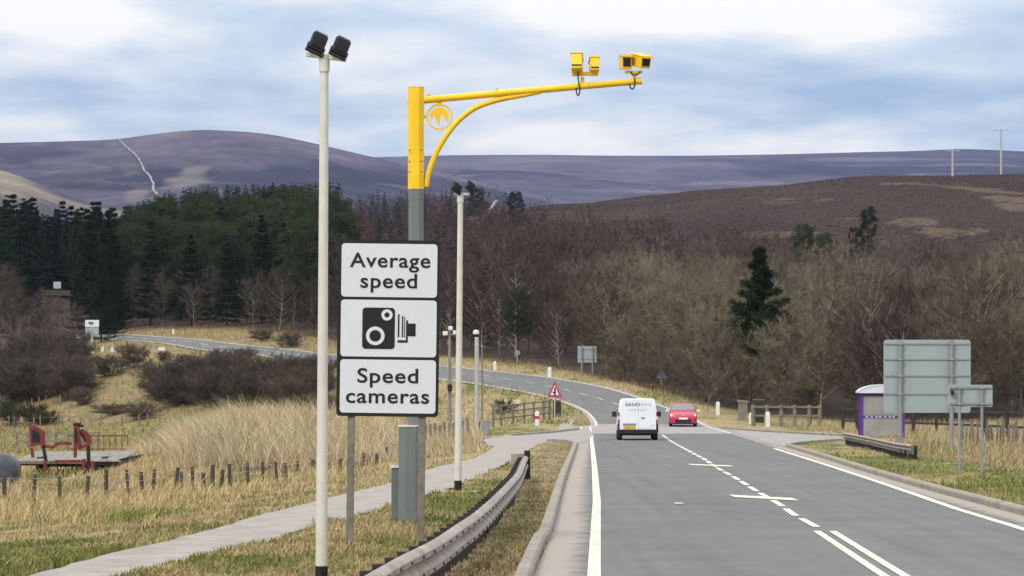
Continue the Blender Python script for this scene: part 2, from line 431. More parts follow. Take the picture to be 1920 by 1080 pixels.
PATHL = [P(*q) for q in ((60, 1080), (210, 1040), (320, 1015), (425, 987), (490, 967), (590, 942), (730, 907), (800, 882), (870, 865), (920, 843), (935, 829))]
PATHR = [P(*q) for q in ((285, 1070), (350, 1050), (480, 1025), (540, 1005), (590, 990), (660, 970), (730, 950), (800, 930), (860, 910), (920, 885), (970, 860), (995, 843), (1028, 829))]
PATHL = extend(PATHL, 5); PATHR = extend(PATHR, 5)
ACCL = np.array([P(*q)[:2] for q in ((905, 824), (960, 816), (1030, 812), (1087, 805), (1104, 801), (1112, 815), (1100, 829), (1085, 831), (1030, 829), (980, 833), (915, 838))])
SIDER = np.array([P(*q)[:2] for q in ((1330, 800), (1352, 804), (1400, 808), (1480, 813), (1600, 820), (1700, 824), (1700, 829), (1620, 827), (1560, 828), (1500, 833), (1477, 839), (1440, 832), (1370, 808))])
def in_poly(X, Y, poly):
    ins = np.zeros(len(X), bool); n = len(poly)
    for i in range(n):
        x0, y0 = poly[i]; x1, y1 = poly[(i + 1) % n]
        if y0 == y1: continue
        c = (y0 > Y) != (y1 > Y)
        ins ^= c & (X < (x1 - x0) * (Y - y0) / (y1 - y0) + x0)
    return ins
ROADPOLY = np.vstack([ROADL[::2], ROADR[::-2]])
pl = curve(PATHL, 160); pr = curve(PATHR, 160)
pl[:, 0] += (fbm(pl[:, 1] * 1.3, pl[:, 1] * 0, 91) - 0.5) * 0.22; pr[:, 0] += (fbm(pr[:, 1] * 1.3, pr[:, 1] * 0, 92) - 0.5) * 0.22
PATHPOLY = np.vstack([pl, pr[::-1]])
PAVED = [ROADPOLY, PATHPOLY, ACCL, SIDER]
def paved(X, Y):
    m = np.zeros(len(X), bool)
    for p in PAVED: m |= in_poly(X, Y, p)
    return m

# ---------------------------------------------------------------- ground sheet
C_STRAW = np.array((0.285, 0.225, 0.118)); C_GREEN = np.array((0.135, 0.142, 0.042)); C_BROWN = np.array((0.185, 0.138, 0.080))
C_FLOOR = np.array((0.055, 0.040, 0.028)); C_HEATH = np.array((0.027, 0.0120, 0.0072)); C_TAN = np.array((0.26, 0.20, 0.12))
def wood_start(u):
    return np.interp(u, [-500, 150, 230, 450, 600, 850, 1000, 1100, 1200, 1300, 1400, 1500, 1600, 1920, 2400], [318, 322, 345, 330, 305, 268, 254, 240, 222, 207, 198, 190, 178, 165, 155])
def wood_end(u):
    return np.interp(u, [-500, 0, 215, 240, 400, 760, 900, 1000, 1100, 1300, 1600, 1920, 2400], [740, 740, 470, 640, 740, 700, 620, 500, 455, 420, 405, 402, 402])
def cover_colour(X, Y):
    u = X / np.maximum(Y, 12) * F + CX
    n1 = fbm(X * 0.35, Y * 0.12, 3); n2 = fbm(X * 1.5, Y * 0.6, 9); n3 = fbm(X * 0.05, Y * 0.03, 21)
    g = sstep(0.45, 0.66, n1 * 0.6 + n2 * 0.4 + 0.10 * (np.abs(X + 1.2) < 1.8) * (Y < 80) + 0.09 * (X > 5) * (Y < 110) + 0.09 * (X < -3) * (X > -9) * (Y < 58))
    c = C_STRAW * (1 - g)[:, None] + C_GREEN * g[:, None]
    # strip between kerb and barrier, and the right verge, are worn and brownish
    kx = np.interp(Y, kl[:, 1], kl[:, 0]); w = ((X < kx + 0.3) & (X > kx - 1.3) & (Y < 110)).astype(float) * sstep(0.3, 0.6, n2 + 0.2)
    c = c * (1 - 0.6 * w)[:, None] + (C_BROWN * 1.1) * (0.6 * w)[:, None]
    # tall straw ground on the left
    w = sstep(62, 90, Y) * (1 - sstep(150, 175, Y)) * (1 - sstep(860, 930, u))
    c = c * (1 - w)[:, None] + C_STRAW * w[:, None]
    w = sstep(150, 175, Y) * (1 - sstep(232, 250, Y)) * (1 - sstep(560, 700, u))
    c = c * (1 - 0.7 * w)[:, None] + (np.array((0.205, 0.18, 0.075))) * (0.7 * w)[:, None]
    # tan bank below the far road
    w = sstep(225, 245, Y) * (1 - sstep(600, 760, u)) * (1 - 0.45 * g)
    c = c * (1 - 0.85 * w)[:, None] + (np.array((0.205, 0.150, 0.075)) * (0.7 + 0.6 * n2)[:, None]) * (0.85 * w)[:, None]
    # wood floor, then heather moor
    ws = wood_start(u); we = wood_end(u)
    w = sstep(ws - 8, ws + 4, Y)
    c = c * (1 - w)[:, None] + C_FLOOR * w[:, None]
    w = sstep(we - 40, we + 5, Y)
    nm = fbm(X * 0.06, Y * 0.045, 31, 5) + 0.24 * (fbm(X * 0.5, Y * 0.2, 33) - 0.5); p = sstep(0.60, 0.66, nm) * sstep(470, 520, Y) * (0.15 + 0.85 * sstep(1350, 1550, u))
    hm = C_HEATH * (0.75 + 0.6 * n1)[:, None]
    hm = hm * (0.45 + 1.1 * fbm(X * 0.03, Y * 0.016, 35))[:, None]  # broad dark folds of the moor shaded into the heather colour
    hm = hm * (1 - 0.24 * p)[:, None] + C_TAN * (0.24 * p)[:, None]
    return c * (1 - w)[:, None] + hm * w[:, None]
rows = np.concatenate([np.arange(-45, 18, 3.0), np.arange(18, 130, 0.6), np.arange(130, 360, 1.0), np.arange(360, 800, 4.0), np.arange(800, 1300, 20.0)])
tt = np.linspace(-1, 1, 330); tt = np.sign(tt) * np.abs(tt) ** 1.15
gx = (25 + 0.30 * np.maximum(rows, 0))[:, None] * tt[None, :] + 0.0
gy = np.repeat(rows[:, None], len(tt), 1)
X, Y = gx.ravel(), gy.ravel()
pv = paved(X, Y)
zz = Z(X, Y)
lump = (fbm(X * 0.8, Y * 0.5, 5) - 0.35) * 0.16 * sstep(16, 30, Y) + (fbm(X * 0.02, Y * 0.012, 8, 5) - 0.5) * 5.0 * sstep(480, 620, Y)
zz = np.where(pv, zz - np.where(Y > 190, 0.45, 0.16), zz + np.maximum(lump, -0.03 if True else 0))
nr, nc = len(rows), len(tt)
idx = np.arange(nr * nc).reshape(nr, nc)
quads = np.stack([idx[:-1, :-1], idx[:-1, 1:], idx[1:, 1:], idx[1:, :-1]], -1).reshape(-1, 4)
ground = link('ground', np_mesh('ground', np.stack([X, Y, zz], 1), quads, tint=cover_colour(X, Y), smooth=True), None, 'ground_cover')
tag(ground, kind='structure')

# ---------------------------------------------------------------- road, paths, kerbs, markings
def asphalt_mat(name, base, dusty):
    m = mat(name, base, 0.85, var=0.13, scale=0.5, bump=0.25, bscale=40, spec=0.25, detail=12.0)
    t = m.node_tree; b = t.nodes['Principled BSDF']; src = b.inputs['Base Color'].links[0].from_socket
    uv = t.nodes.new('ShaderNodeUVMap'); sp = t.nodes.new('ShaderNodeSeparateXYZ'); t.links.new(uv.outputs[0], sp.inputs[0])
    c = t.nodes.new('ShaderNodeTexCoord')
    mp = t.nodes.new('ShaderNodeMapping'); mp.inputs['Scale'].default_value = (3.0, 0.05, 1); t.links.new(c.outputs['Object'], mp.inputs[0])
    nz = t.nodes.new('ShaderNodeTexNoise'); nz.inputs['Scale'].default_value = 1.0; nz.inputs['Detail'].default_value = 5; t.links.new(mp.outputs[0], nz.inputs['Vector'])
    mr = t.nodes.new('ShaderNodeMapRange'); mr.inputs[1].default_value = 0.3; mr.inputs[2].default_value = 0.7; mr.inputs[3].default_value = 0.89; mr.inputs[4].default_value = 1.10
    t.links.new(nz.outputs['Fac'], mr.inputs[0])
    vm = t.nodes.new('ShaderNodeVectorMath'); vm.operation = 'SCALE'; t.links.new(src, vm.inputs[0]); t.links.new(mr.outputs[0], vm.inputs['Scale'])
    # grit that gathers along the kerbs
    n2 = t.nodes.new('ShaderNodeTexNoise'); n2.inputs['Scale'].default_value = 1.6; n2.inputs['Detail'].default_value = 7; n2.inputs['Roughness'].default_value = 0.7; t.links.new(c.outputs['Object'], n2.inputs['Vector'])
    sub = t.nodes.new('ShaderNodeMath'); sub.operation = 'SUBTRACT'; sub.inputs[1].default_value = 0.5; t.links.new(sp.outputs[0], sub.inputs[0])
    ab = t.nodes.new('ShaderNodeMath'); ab.operation = 'ABSOLUTE'; t.links.new(sub.outputs[0], ab.inputs[0])
    ma = t.nodes.new('ShaderNodeMath'); ma.operation = 'MULTIPLY_ADD'; ma.inputs[1].default_value = 0.11; t.links.new(n2.outputs['Fac'], ma.inputs[0]); t.links.new(ab.outputs[0], ma.inputs[2])
    m2 = t.nodes.new('ShaderNodeMapRange'); m2.inputs[1].default_value = 0.482; m2.inputs[2].default_value = 0.515; t.links.new(ma.outputs[0], m2.inputs[0])
    mx = t.nodes.new('ShaderNodeMix'); mx.data_type = 'RGBA'; mx.clamp_factor = True; mx.inputs[7].default_value = (*dusty, 1)
    m3 = t.nodes.new('ShaderNodeMath'); m3.operation = 'MULTIPLY'; m3.inputs[1].default_value = 0.95; t.links.new(m2.outputs[0], m3.inputs[0])
    t.links.new(m3.outputs[0], mx.inputs[0]); t.links.new(vm.outputs[0], mx.inputs[6]); t.links.new(mx.outputs[2], b.inputs['Base Color'])
    return m
asphalt_mat('asphalt', (0.128, 0.127, 0.122), (0.31, 0.265, 0.23))
def strip(name, Lp, Rp, m, dz, nl=8, parent=None, uvs=True):
    n = len(Lp); V = []; UV = []; s = 0
    for i in range(n):
        if i: s += np.linalg.norm((Lp[i] + Rp[i]) / 2 - (Lp[i - 1] + Rp[i - 1]) / 2)
        for k in range(nl + 1):
            p = Lp[i] * (1 - k / nl) + Rp[i] * k / nl
            V.append((p[0], p[1], zf(p[0], p[1]) + dz)); UV.append((k / nl, s))
    id_ = np.arange(n * (nl + 1)).reshape(n, nl + 1)
    q = np.stack([id_[:-1, :-1], id_[:-1, 1:], id_[1:, 1:], id_[1:, :-1]], -1).reshape(-1, 4)
    return link(name, np_mesh(name, V, q, uv=UV, smooth=True), parent, m)
road = tag(strip('road', ROADL, ROADR, 'asphalt', 0.0, 10), kind='structure')
path = tag(strip('footpath', pl, pr, 'path_surface', 0.02, 4), kind='structure')
def sheet(name, poly, m, dz, cell=1.0):
    """a flat-laid polygon, cut into strips that follow the ground"""
    p = np.array(poly); y0, y1 = p[:, 1].min(), p[:, 1].max(); ys = np.arange(y0 + 0.01, y1, cell)
    Ls, Rs = [], []
    for y in ys:
        xs = []
        for i in range(len(p)):
            a, b = p[i], p[(i + 1) % len(p)]
            if (a[1] > y) != (b[1] > y): xs.append(a[0] + (b[0] - a[0]) * (y - a[1]) / (b[1] - a[1]))
        if len(xs) >= 2: Ls.append(np.array((min(xs), y))); Rs.append(np.array((max(xs), y)))
    return strip(name, Ls, Rs, m, dz, 6)
tag(sheet('access_lane', ACCL, 'grit_surface', 0.012), kind='structure')
tag(sheet('side_lane', SIDER, 'grit_surface', 0.012), kind='structure')
# gritty pale band where the two lanes cross the road
i0 = int(np.argmin(np.abs(ROADL[:, 1] - 136))); i1 = int(np.argmin(np.abs(ROADL[:, 1] - 169)))
band = strip('crossing_surface', ROADL[i0:i1], ROADR[i0:i1], 'grit_surface', 0.004, 8, road)
def line_on_road(name, pts, w, m, dz=0.008, parent=road):
    p = np.array(pts, float); d = np.gradient(p, axis=0); d /= np.maximum(np.linalg.norm(d, axis=1)[:, None], 1e-6)
    nrm = np.stack([d[:, 1], -d[:, 0]], 1)
    if name == 'cross_bar': nrm[:] = (0, -1)
    return strip(name, list(p - nrm * w / 2), list(p + nrm * w / 2), m, dz, 1, parent)
def dens(pts, step=1.0):
    p = np.array([q[:2] for q in pts]); s = np.concatenate([[0], np.cumsum(np.linalg.norm(np.diff(p, axis=0), axis=1))])
    return curve(pts, max(3, int(s[-1] / step)))
WL = extend([P(*q) for q in ((1114, 1070), (1119, 940), (1115, 880), (1111, 840), (1108, 815), (1106, 800))], -30)
wl_ = np.array(WL); line_on_road('edge_line', [(float(np.interp(q, wl_[:, 1], wl_[:, 0])), q) for q in np.arange(-30, wl_[-1, 1], 1.5)], 0.15, 'white_marking')
nfar = len(_l) - 12
farL = [road_pt(i, 0.05) for i in np.linspace(nfar + 8, len(ROADL) - 1, 120)]
farR = [road_pt(i, 0.95) for i in np.linspace(nfar + 2, len(ROADL) - 1, 120)]
line_on_road('edge_line', farL, 0.15, 'white_marking_far'); line_on_road('edge_line', farR, 0.18, 'white_marking_far')
WR = extend([P(*q) for q in ((1920, 993), (1795, 955), (1700, 922), (1620, 895), (1540, 869), (1470, 847), (1450, 840.5))], -30)
WR = [q for q in WR]
wr_ = np.array(WR); line_on_road('edge_line', [(float(np.interp(q, wr_[:, 1], wr_[:, 0])), q) for q in np.arange(-30, wr_[-1, 1], 1.5)], 0.16, 'white_marking')
# centre line: double lines near, then single dashes, two cross bars
CLn = [P(*q)[:2] for q in ((1660, 1070), (1545, 996), (1488, 965), (1465, 948), (1415, 919), (1396, 907), (1378, 896), (1349, 880), (1322, 862), (1290, 845), (1262, 830), (1241, 815))]
CLn = extend(CLn, -30)
cl = np.array(CLn)
def cl_x(d): return float(np.interp(d, cl[:, 1], cl[:, 0]))
dbl = np.arange(-30, 40.0, 1.0)
line_on_road('centre_line', [(cl_x(d) - 0.11, d) for d in dbl], 0.11, 'white_marking')
line_on_road('centre_line', [(cl_x(d) + 0.12, d) for d in np.arange(-30, 39.6, 1.0)], 0.11, 'white_marking')
y = 40.2; k = 0
while y < 133:
    ln = 2.75
    line_on_road('centre_dash', [(cl_x(y + q), y + q) for q in np.linspace(0, ln, 4)], 0.12 if y < 75 else 0.14, 'white_marking'); y += 3.72
fi = nfar + 12
while fi < len(ROADL) - 4:
    seg = [road_pt(fi + q, 0.5) for q in (0, 0.6, 1.2, 1.8)]
    line_on_road('centre_dash', seg, 0.13, 'white_marking_far'); fi += 4.0
for (a, b, py) in ((1296, 1368, 873), (1379, 1484, 934)):
    dm = P((a + b) / 2, py)[1]
    line_on_road('cross_bar', [((a - CX) / F * dm, dm + 0.9), (((a + b) / 2 - CX) / F * dm, dm), ((b - CX) / F * dm, dm - 0.8)], 1.25, 'white_marking', 0.012)
A, B = P(1264, 944.5), P(1281, 944.5)
line_on_road('small_mark', [(A[0], A[1]), (B[0], B[1])], 0.5, 'white_marking_far', 0.012)
def kerb(name, pts, side):
    p = curve(pts, max(6, int(3 + sum(np.linalg.norm(np.diff(np.array([q[:2] for q in pts]), axis=0), axis=1)) / 0.9)))
    d = np.gradient(p, axis=0); d /= np.linalg.norm(d, axis=1)[:, None]; nrm = np.stack([d[:, 1], -d[:, 0]], 1) * side
    secs = []
    for i in range(len(p)):
        z = zf(*p[i]); q = []
        for o, h in ((0, -0.1), (0, 0.09), (0.03, 0.125), (0.16, 0.125), (0.16, -0.1)):
            q.append((p[i][0] + nrm[i][0] * o, p[i][1] + nrm[i][1] * o, z + h))
        secs.append(q)
    o = MB().loft(secs).build(name, 'kerb_concrete', None, True, 30)
    return tag(o, kind='structure')
kerb('kerb_left', KL[:-2] + [P(1082, 838), P(1078, 833), P(1060, 829.5), P(1030, 829)], -1)
kerb('kerb_right', KR[:-3] + [P(1477, 839), P(1480, 836.5), P(1500, 833.5), P(1560, 828.5), P(1620, 827.5)], 1)
kerb('kerb_access', [P(964, 817.5), P(1030, 812.5), P(1087, 806)], -1)
kerb('kerb_side_lane', [P(1352, 803.5), P(1400, 807.5), P(1480, 812.5), P(1600, 819.5)], -1)
tag(strip('trodden_path', [np.array(P(*q)[:2]) for q in ((1045, 809), (1050, 798), (1062, 790), (1070, 786))], [np.array(P(*q)[:2]) for q in ((1080, 806), (1072, 797), (1078, 790), (1082, 786))], 'path_surface', 0.06, 3), kind='structure')

# ---------------------------------------------------------------- far hills
def hill(name, crest, dc, df, yfoot, seed, colf, rough=0.035, cols=None, dback=None):
    us = np.concatenate([np.arange(-1600, -60, 20.0), np.arange(-60, 1980, 7.0), np.arange(1980, 3600, 20.0)]) if cols is None else cols
    yc = np.interp(us, [c[0] for c in crest], [c[1] for c in crest])
    k = np.exp(-0.5 * (np.arange(-6, 7) / 3.0) ** 2); k /= k.sum(); yc = np.convolve(np.pad(yc, 6, 'edge'), k, 'valid')
    zcr = CH + (HY - yc) / F * dc
    ts = np.concatenate([np.linspace(0, 1, 90), np.linspace(1.03, 1.6, 12)])
    V = []; 
    zfoot = CH + (HY - yfoot) / F * df
    T, U = np.meshgrid(ts, us, indexing='ij'); D = df + (dc - df) * np.minimum(T, 1) + np.maximum(T - 1, 0) * (dc - df)
    Xh = (U - CX) / F * D
    s = np.where(T <= 1, np.sin(np.clip(T, 0, 1) * math.pi / 2) ** 1.15, 1 - ((T - 1) / 0.6) ** 2 * 0.7)
    af = (HY - yfoot) / F; ac = (HY - yc)[None, :] / F
    sa = np.clip(T, 0, 1) ** 0.9
    Zh = np.where(T <= 1, CH + (af + (ac - af) * sa) * D, CH + ac * dc - ((T - 1) / 0.6) ** 2 * 0.7 * (zcr[None, :] - zfoot))
    n = fbm(Xh / 260, D / 420, seed, 6) - 0.5
    amp = (zcr[None, :] - zfoot) * rough * 6 * np.clip(T, 0, 1) * np.clip(1.0 - T, 0, 1) * 2.0
    Zh = Zh + n * amp
    Vn = np.stack([Xh.ravel(), D.ravel(), Zh.ravel()], 1)
    nr, nc = T.shape; id_ = np.arange(nr * nc).reshape(nr, nc)
    q = np.stack([id_[:-1, :-1], id_[:-1, 1:], id_[1:, 1:], id_[1:, :-1]], -1).reshape(-1, 4)
    col = colf(Xh.ravel(), D.ravel(), T.ravel(), U.ravel())
    o = link(name, np_mesh(name, Vn, q, tint=col, smooth=True), None, 'hill_cover')
    tag(o, kind='structure')
    def surf(u, t):
        i = np.clip(np.searchsorted(us, u) - 1, 0, len(us) - 2); fu = (u - us[i]) / (us[i + 1] - us[i])
        j = np.clip(np.searchsorted(ts, t) - 1, 0, len(ts) - 2); ft = (t - ts[j]) / (ts[j + 1] - ts[j])
        def g(A): return (A[j, i] * (1 - fu) + A[j, i + 1] * fu) * (1 - ft) + (A[j + 1, i] * (1 - fu) + A[j + 1, i + 1] * fu) * ft
        return Vector((g(Xh), g(D), g(Zh)))
    return o, surf
H_D = np.array((0.014, 0.011, 0.022)); H_L = np.array((0.064, 0.050, 0.066)); H_T = np.array((0.18, 0.15, 0.115)); 
def col_range(X, Y, T, U):
    n = fbm((X + 0.5 * Y) / 520, Y / 700, 51, 5); w = np.clip(sstep(0.44, 0.58, n) * 0.8 + sstep(0.70, 0.98, T) * 0.45, 0, 1.0)  # light-dark mix paints in the weak relief shading; crest lightened as if lit
    c = H_D * (1 - w)[:, None] + H_L * w[:, None]
    c = c * (0.40 + 1.2 * fbm(X / 130, Y / 260, 81, 5))[:, None]
    p = sstep(0.66, 0.72, fbm(X / 260, Y / 120, 77, 4)) * 0.35
    return c * (1 - p)[:, None] + H_T * p[:, None]
def col_hill(X, Y, T, U):
    n = fbm((X + 0.4 * Y) / 260, Y / 420, 61, 5); w = np.clip(sstep(0.45, 0.60, n) * 0.75 + sstep(0.72, 1.0, T) * 0.4, 0, 1)  # heather tones that also carry painted relief shading and a lit top
    c = H_D * (1 - w)[:, None] + H_L * w[:, None]
    c = c * (0.40 + 1.2 * fbm((X + 0.35 * Y) / 70, Y / 160, 83, 5))[:, None]
    fl_ = sstep(0.62, 0.70, fbm((X + 0.3 * Y) / 34, Y / 80, 87, 4)) * 0.16
    c = c * (1 - fl_)[:, None] + H_T * fl_[:, None]
    # burnt-over and grassy clearings on the face
    nn = fbm(X / 60, Y / 120, 91, 4)
    for (u, t, ru, rt, a) in ((358, 0.46, 42, 0.13, 0.95), (258, 0.30, 26, 0.07, 0.75), (330, 0.36, 30, 0.05, 0.6), (245, 0.62, 28, 0.06, 0.5), (410, 0.33, 16, 0.05, 0.6)):
        q = ((U - u) / ru) ** 2 + ((T - t) / rt) ** 2
        p = sstep(1.3, 0.2, q + (nn - 0.5) * 3.6) * a * 0.55
        c = c * (1 - p)[:, None] + H_T * p[:, None]
    return c
def col_spur(X, Y, T, U):
    n = fbm(X / 160, Y / 120, 71, 5)
    w = np.clip(sstep(0.42, 0.6, n) * 0.7 + sstep(120, 0, U) * sstep(0.55, 1.0, T) * 0.9, 0, 1)
    return (H_L * 0.62) * (1 - w)[:, None] + np.array((0.19, 0.15, 0.11)) * w[:, None]
hill('moor_range', [(-1600, 300), (300, 300), (600, 297), (730, 294), (850, 291), (1000, 290), (1150, 292), (1300, 292), (1480, 289), (1620, 285), (1720, 283), (1800, 279), (1860, 281), (1920, 284), (2200, 292), (3600, 300)], 6500, 3400, 420, 5, col_range, 0.05)
_, hill_surf = hill('heather_hill', [(-1600, 300), (-200, 274), (0, 268), (120, 265), (215, 262), (270, 254), (330, 246), (380, 243), (450, 246), (510, 252), (560, 262), (620, 276), (680, 290), (740, 304), (850, 330), (1000, 362), (1200, 410), (1500, 470), (3600, 480)], 4200, 2700, 425, 15, col_hill, 0.04)
hill('grassy_spur', [(-1600, 270), (-200, 296), (0, 317), (50, 335), (120, 365), (170, 382), (260, 392), (350, 402), (600, 430), (900, 480), (3600, 500)], 2300, 1150, 520, 25, col_spur, 0.05)
tp = [hill_surf(u, t) for u, t in ((221, 0.985), (232, 0.90), (248, 0.80), (262, 0.70), (270, 0.60), (280, 0.50), (287, 0.40), (288, 0.30), (296, 0.24), (312, 0.17), (330, 0.10))]
tpc = []
for i in range(len(tp) - 1):
    for k in range(8): tpc.append(tp[i].lerp(tp[i + 1], k / 8) + Vector((random.uniform(-1.2, 1.2), 0, 4.0)))
V, Q = [], []
for i, p in enumerate(tpc):
    w = 0.8 + 1.1 * (i / len(tpc)) + random.uniform(-0.3, 0.3); V += [(p.x - w, p.y, p.z), (p.x + w, p.y, p.z)]
    if i: Q.append((2 * i - 2, 2 * i - 1, 2 * i + 1, 2 * i))
tag(link('hill_track', np_mesh('hill_track', V, Q), None, mat('track_stone', (0.25, 0.21, 0.185), 0.95, var=0.3, scale=0.03)), kind='structure')

# the air between here and the hills
hz = MB().box((0, 4300, 330), (9000, 9000, 700)).build('haze', None)
hm = bpy.data.materials.new('haze'); hm.use_nodes = True
ht = hm.node_tree; ht.nodes.clear()
ho = ht.nodes.new('ShaderNodeOutputMaterial'); hv = ht.nodes.new('ShaderNodeVolumePrincipled')
hv.inputs['Color'].default_value = (0.36, 0.52, 1.0, 1); hv.inputs['Density'].default_value = 0.000034; hv.inputs['Anisotropy'].default_value = 0.0
ht.links.new(hv.outputs[0], ho.inputs['Volume'])
hz.data.materials.append(hm); tag(hz, kind='stuff')

# ---------------------------------------------------------------- speed camera mast
d = P(780, 985)[1]; S = F / d; ox = 780
def q_(x, y): return ((x - ox) / S, (985 - y) / S)
o0 = P(780, 985)
mast = thing('speed_camera_mast', 'tall grey mast with yellow top, curved brace and long yellow camera arm', 'speed camera', o0)
def octa(z0, z1, r0, r1): return MB().tube([(0, 0, z0), (0, 0, z1)], [r0, r1], 8, True, math.pi / 8)
octa(0, 1.51, 0.212, 0.21).build('base_housing', 'grey_green_paint', mast).location.x = -0.07
octa(1.51, 1.535, 0.218, 0.218).build('base_cap', 'pale_cap', mast).location.x = -0.07
MB().box((-0.07, -0.1965, 0.8), (0.13, 0.006, 1.15)).build('access_door', 'grey_green_paint', mast)
z_y0, z_y1 = q_(0, 355)[1], q_(0, 165)[1]
octa(1.535, z_y0 - 0.16, 0.132, 0.122).build('lower_column', 'grey_green_paint', mast)
octa(z_y0 - 0.16, z_y0, 0.127, 0.127).build('column_collar', 'grey_green_paint', mast)
ys = octa(z_y0, z_y1, 0.131, 0.131).build('upper_column', 'yellow_paint', mast)
MB().tube([(0, 0, z_y1), (0, 0, z_y1 + 0.012)], 0.134, 8, True, math.pi / 8).build('column_cap', 'yellow_paint', mast)
for zq in (283, 304, 323):
    for sx in (-1, 1):
        MB().tube([(sx * 0.095, -0.112, q_(0, zq)[1]), (sx * 0.095, -0.128, q_(0, zq)[1])], 0.011, 8).build('bolt', 'cable', ys)
a0 = q_(764, 190.5); a1 = q_(1201, 152)
def arm_z(px): return a0[1] + (a1[1] - a0[1]) * (px - 764) / (1201 - 764)
MB().tube([(a0[0], 0, a0[1]), (q_(900, 0)[0], 0, arm_z(900)), (a1[0], 0, a1[1])], [0.055, 0.053, 0.05], 16).build('camera_arm', 'yellow_paint', mast, True)
MB().tube([(a1[0] - 0.005, 0, a1[1]), (a1[0] + 0.02, 0, a1[1] + 0.002)], 0.056, 16).build('arm_end_cap', 'yellow_paint', mast, True)
for px in (804, 931): MB().tube([(q_(px, 0)[0], 0, arm_z(px) + 0.04), (q_(px, 0)[0], 0, arm_z(px) + 0.085)], 0.022, 8).build('lifting_lug', 'yellow_paint', mast)
br = [(799, 350), (803, 327), (811, 303), (823, 277), (840, 250), (862, 224), (890, 203), (920, 191), (950, 184), (985, 178), (1014, 172.5)]
bc = np.array([q_(*b) for b in br]); bcs = curve(bc, 40)
MB().tube([(p[0], 0, p[1]) for p in bcs], [0.042] * 28 + list(np.linspace(0.042, 0.03, 12)), 10).build('curved_brace', 'yellow_paint', mast, True)
lc = q_(824, 219)
em = MB().ring(lc, 25 / S, 22 / S, -0.012, 0.012).build('emblem_ring', 'yellow_paint', mast)
MB().ring(lc, 21.6 / S, 20.3 / S, -0.006, 0.006).build('inner_ring', 'pale_cap', em)
pp = [(806.6, 219), (809.7, 231.5), (811.9, 212.5), (824, 237.5), (826.2, 212.5), (840.3, 230), (842, 212)]
pp += [(824 + 18.6 * math.cos(R(a)), 219.5 - 18.6 * math.sin(R(a))) for a in (25, 45, 65, 90, 115, 135, 155)]
# the crown is split into convex-safe triangles round its upper centre
crown = MB()
arc = [(824 + 18.4 * math.cos(R(a)), 219.5 - 18.4 * math.sin(R(a))) for a in np.linspace(10, 170, 17)]
crown.prism([q_(*p) for p in arc + [(807, 214), (826, 212.5), (841, 214)][:0]][::-1], -0.006, 0.006)
for tri in (((806.4, 217), (813.5, 213), (809.6, 232)), ((812.5, 213), (827, 213), (824, 238)), ((826.5, 213), (841.6, 217), (840.4, 230.5))):
    crown.prism([q_(*p) for p in tri], -0.0055, 0.0055)
crown.build('emblem', 'yellow_paint', em)
MB().box((q_(824, 0)[0], 0, arm_z(824) - 0.075), (0.07, 0.02, 0.06)).build('emblem_bracket', 'yellow_paint', mast)
MB().box((q_(798.5, 0)[0], 0, lc[1]), (0.05, 0.02, 0.05)).build('emblem_bracket', 'yellow_paint', mast)
def cam_box(name, c, size, yaw, pitch, lens):
    """housing whose front looks along -y before it is turned"""
    w, l, h = size
    o = MB().box((0, 0, 0), (w, l, h)).build(name, 'yellow_paint', mast, bevel=0.012)
    o.location = c; o.rotation_euler = (pitch, 0, yaw)
    MB().box((0, 0.01, h / 2 + 0.012), (w + 0.02, l + 0.03, 0.014)).build('sun_hood', 'yellow_paint', o)
    if lens:
        MB().box((0, -l / 2 - 0.002, 0.005), (w * 0.74, 0.02, h * 0.62)).build('lens_window', 'black_paint', o)
        MB().box((0, -l / 2 - 0.012, h / 2 - 0.005), (w + 0.01, 0.05, 0.016)).build('visor', 'yellow_paint', o)
    else:
        MB().box((0, l / 2 + 0.001, 0), (w * 0.74, 0.02, h * 0.62)).build('lens_window', 'glass_dark', o)
        MB().box((0, -l / 2 - 0.006, -h * 0.30), (w * 0.9, 0.012, 0.02)).build('rear_seam', 'cable', o)
    return o
c = q_(1082, 122); cam_box('camera_housing', (c[0], -0.02, c[1]), (0.165, 0.36, 0.24), R(-4), R(-14), False)
c = q_(1114, 125); cam_box('camera_housing', (c[0], 0.02, c[1]), (0.135, 0.30, 0.20), R(3), R(-12), False)
c = q_(1097, 138); MB().box((c[0], 0, c[1] - 0.005), (0.40, 0.07, 0.05)).build('camera_bracket', 'yellow_paint', mast)
c = q_(1173, 117); cam_box('camera_housing', (c[0], 0.05, c[1]), (0.16, 0.32, 0.20), R(6), R(6), True)
c = q_(1200, 115.5); cam_box('camera_housing', (c[0], -0.03, c[1]), (0.17, 0.40, 0.17), R(24), R(13), True)
c = q_(1188, 134); MB().box((c[0], 0, c[1] - 0.01), (0.26, 0.08, 0.035)).build('camera_bracket', 'yellow_paint', mast)
for px in (1092, 1190): MB().tube([(q_(px, 0)[0], 0, arm_z(px) + 0.03), (q_(px, 0)[0], 0, arm_z(px) + 0.14)], [0.035, 0.026], 10).build('camera_stem', 'yellow_paint', mast)
def cable(pts, r=0.011):
    w = curve([q_(*p) for p in pts], 24)
    MB().tube([(p[0], -0.075, p[1]) for p in w], r, 6).build('cable_loop', 'cable', mast, True)
cable([(1083, 132), (1084, 150), (1086, 163), (1087, 172), (1084, 181), (1081, 175), (1080, 166)])
cable([(1189, 148), (1190, 160), (1186, 168), (1182, 166), (1179, 158)])
cable([(1183, 136), (1185, 141), (1190, 142), (1196, 140), (1199, 135)])
MB().box((0, 0, 0.0), (0.78, 0.70, 0.07)).build('concrete_base', 'concrete', mast)
cb = thing('control_cabinet', 'narrow grey-green control cabinet behind the base of the yellow-topped mast', 'cabinet', (o0[0] - 0.28, o0[1] + 0.42, o0[2]))
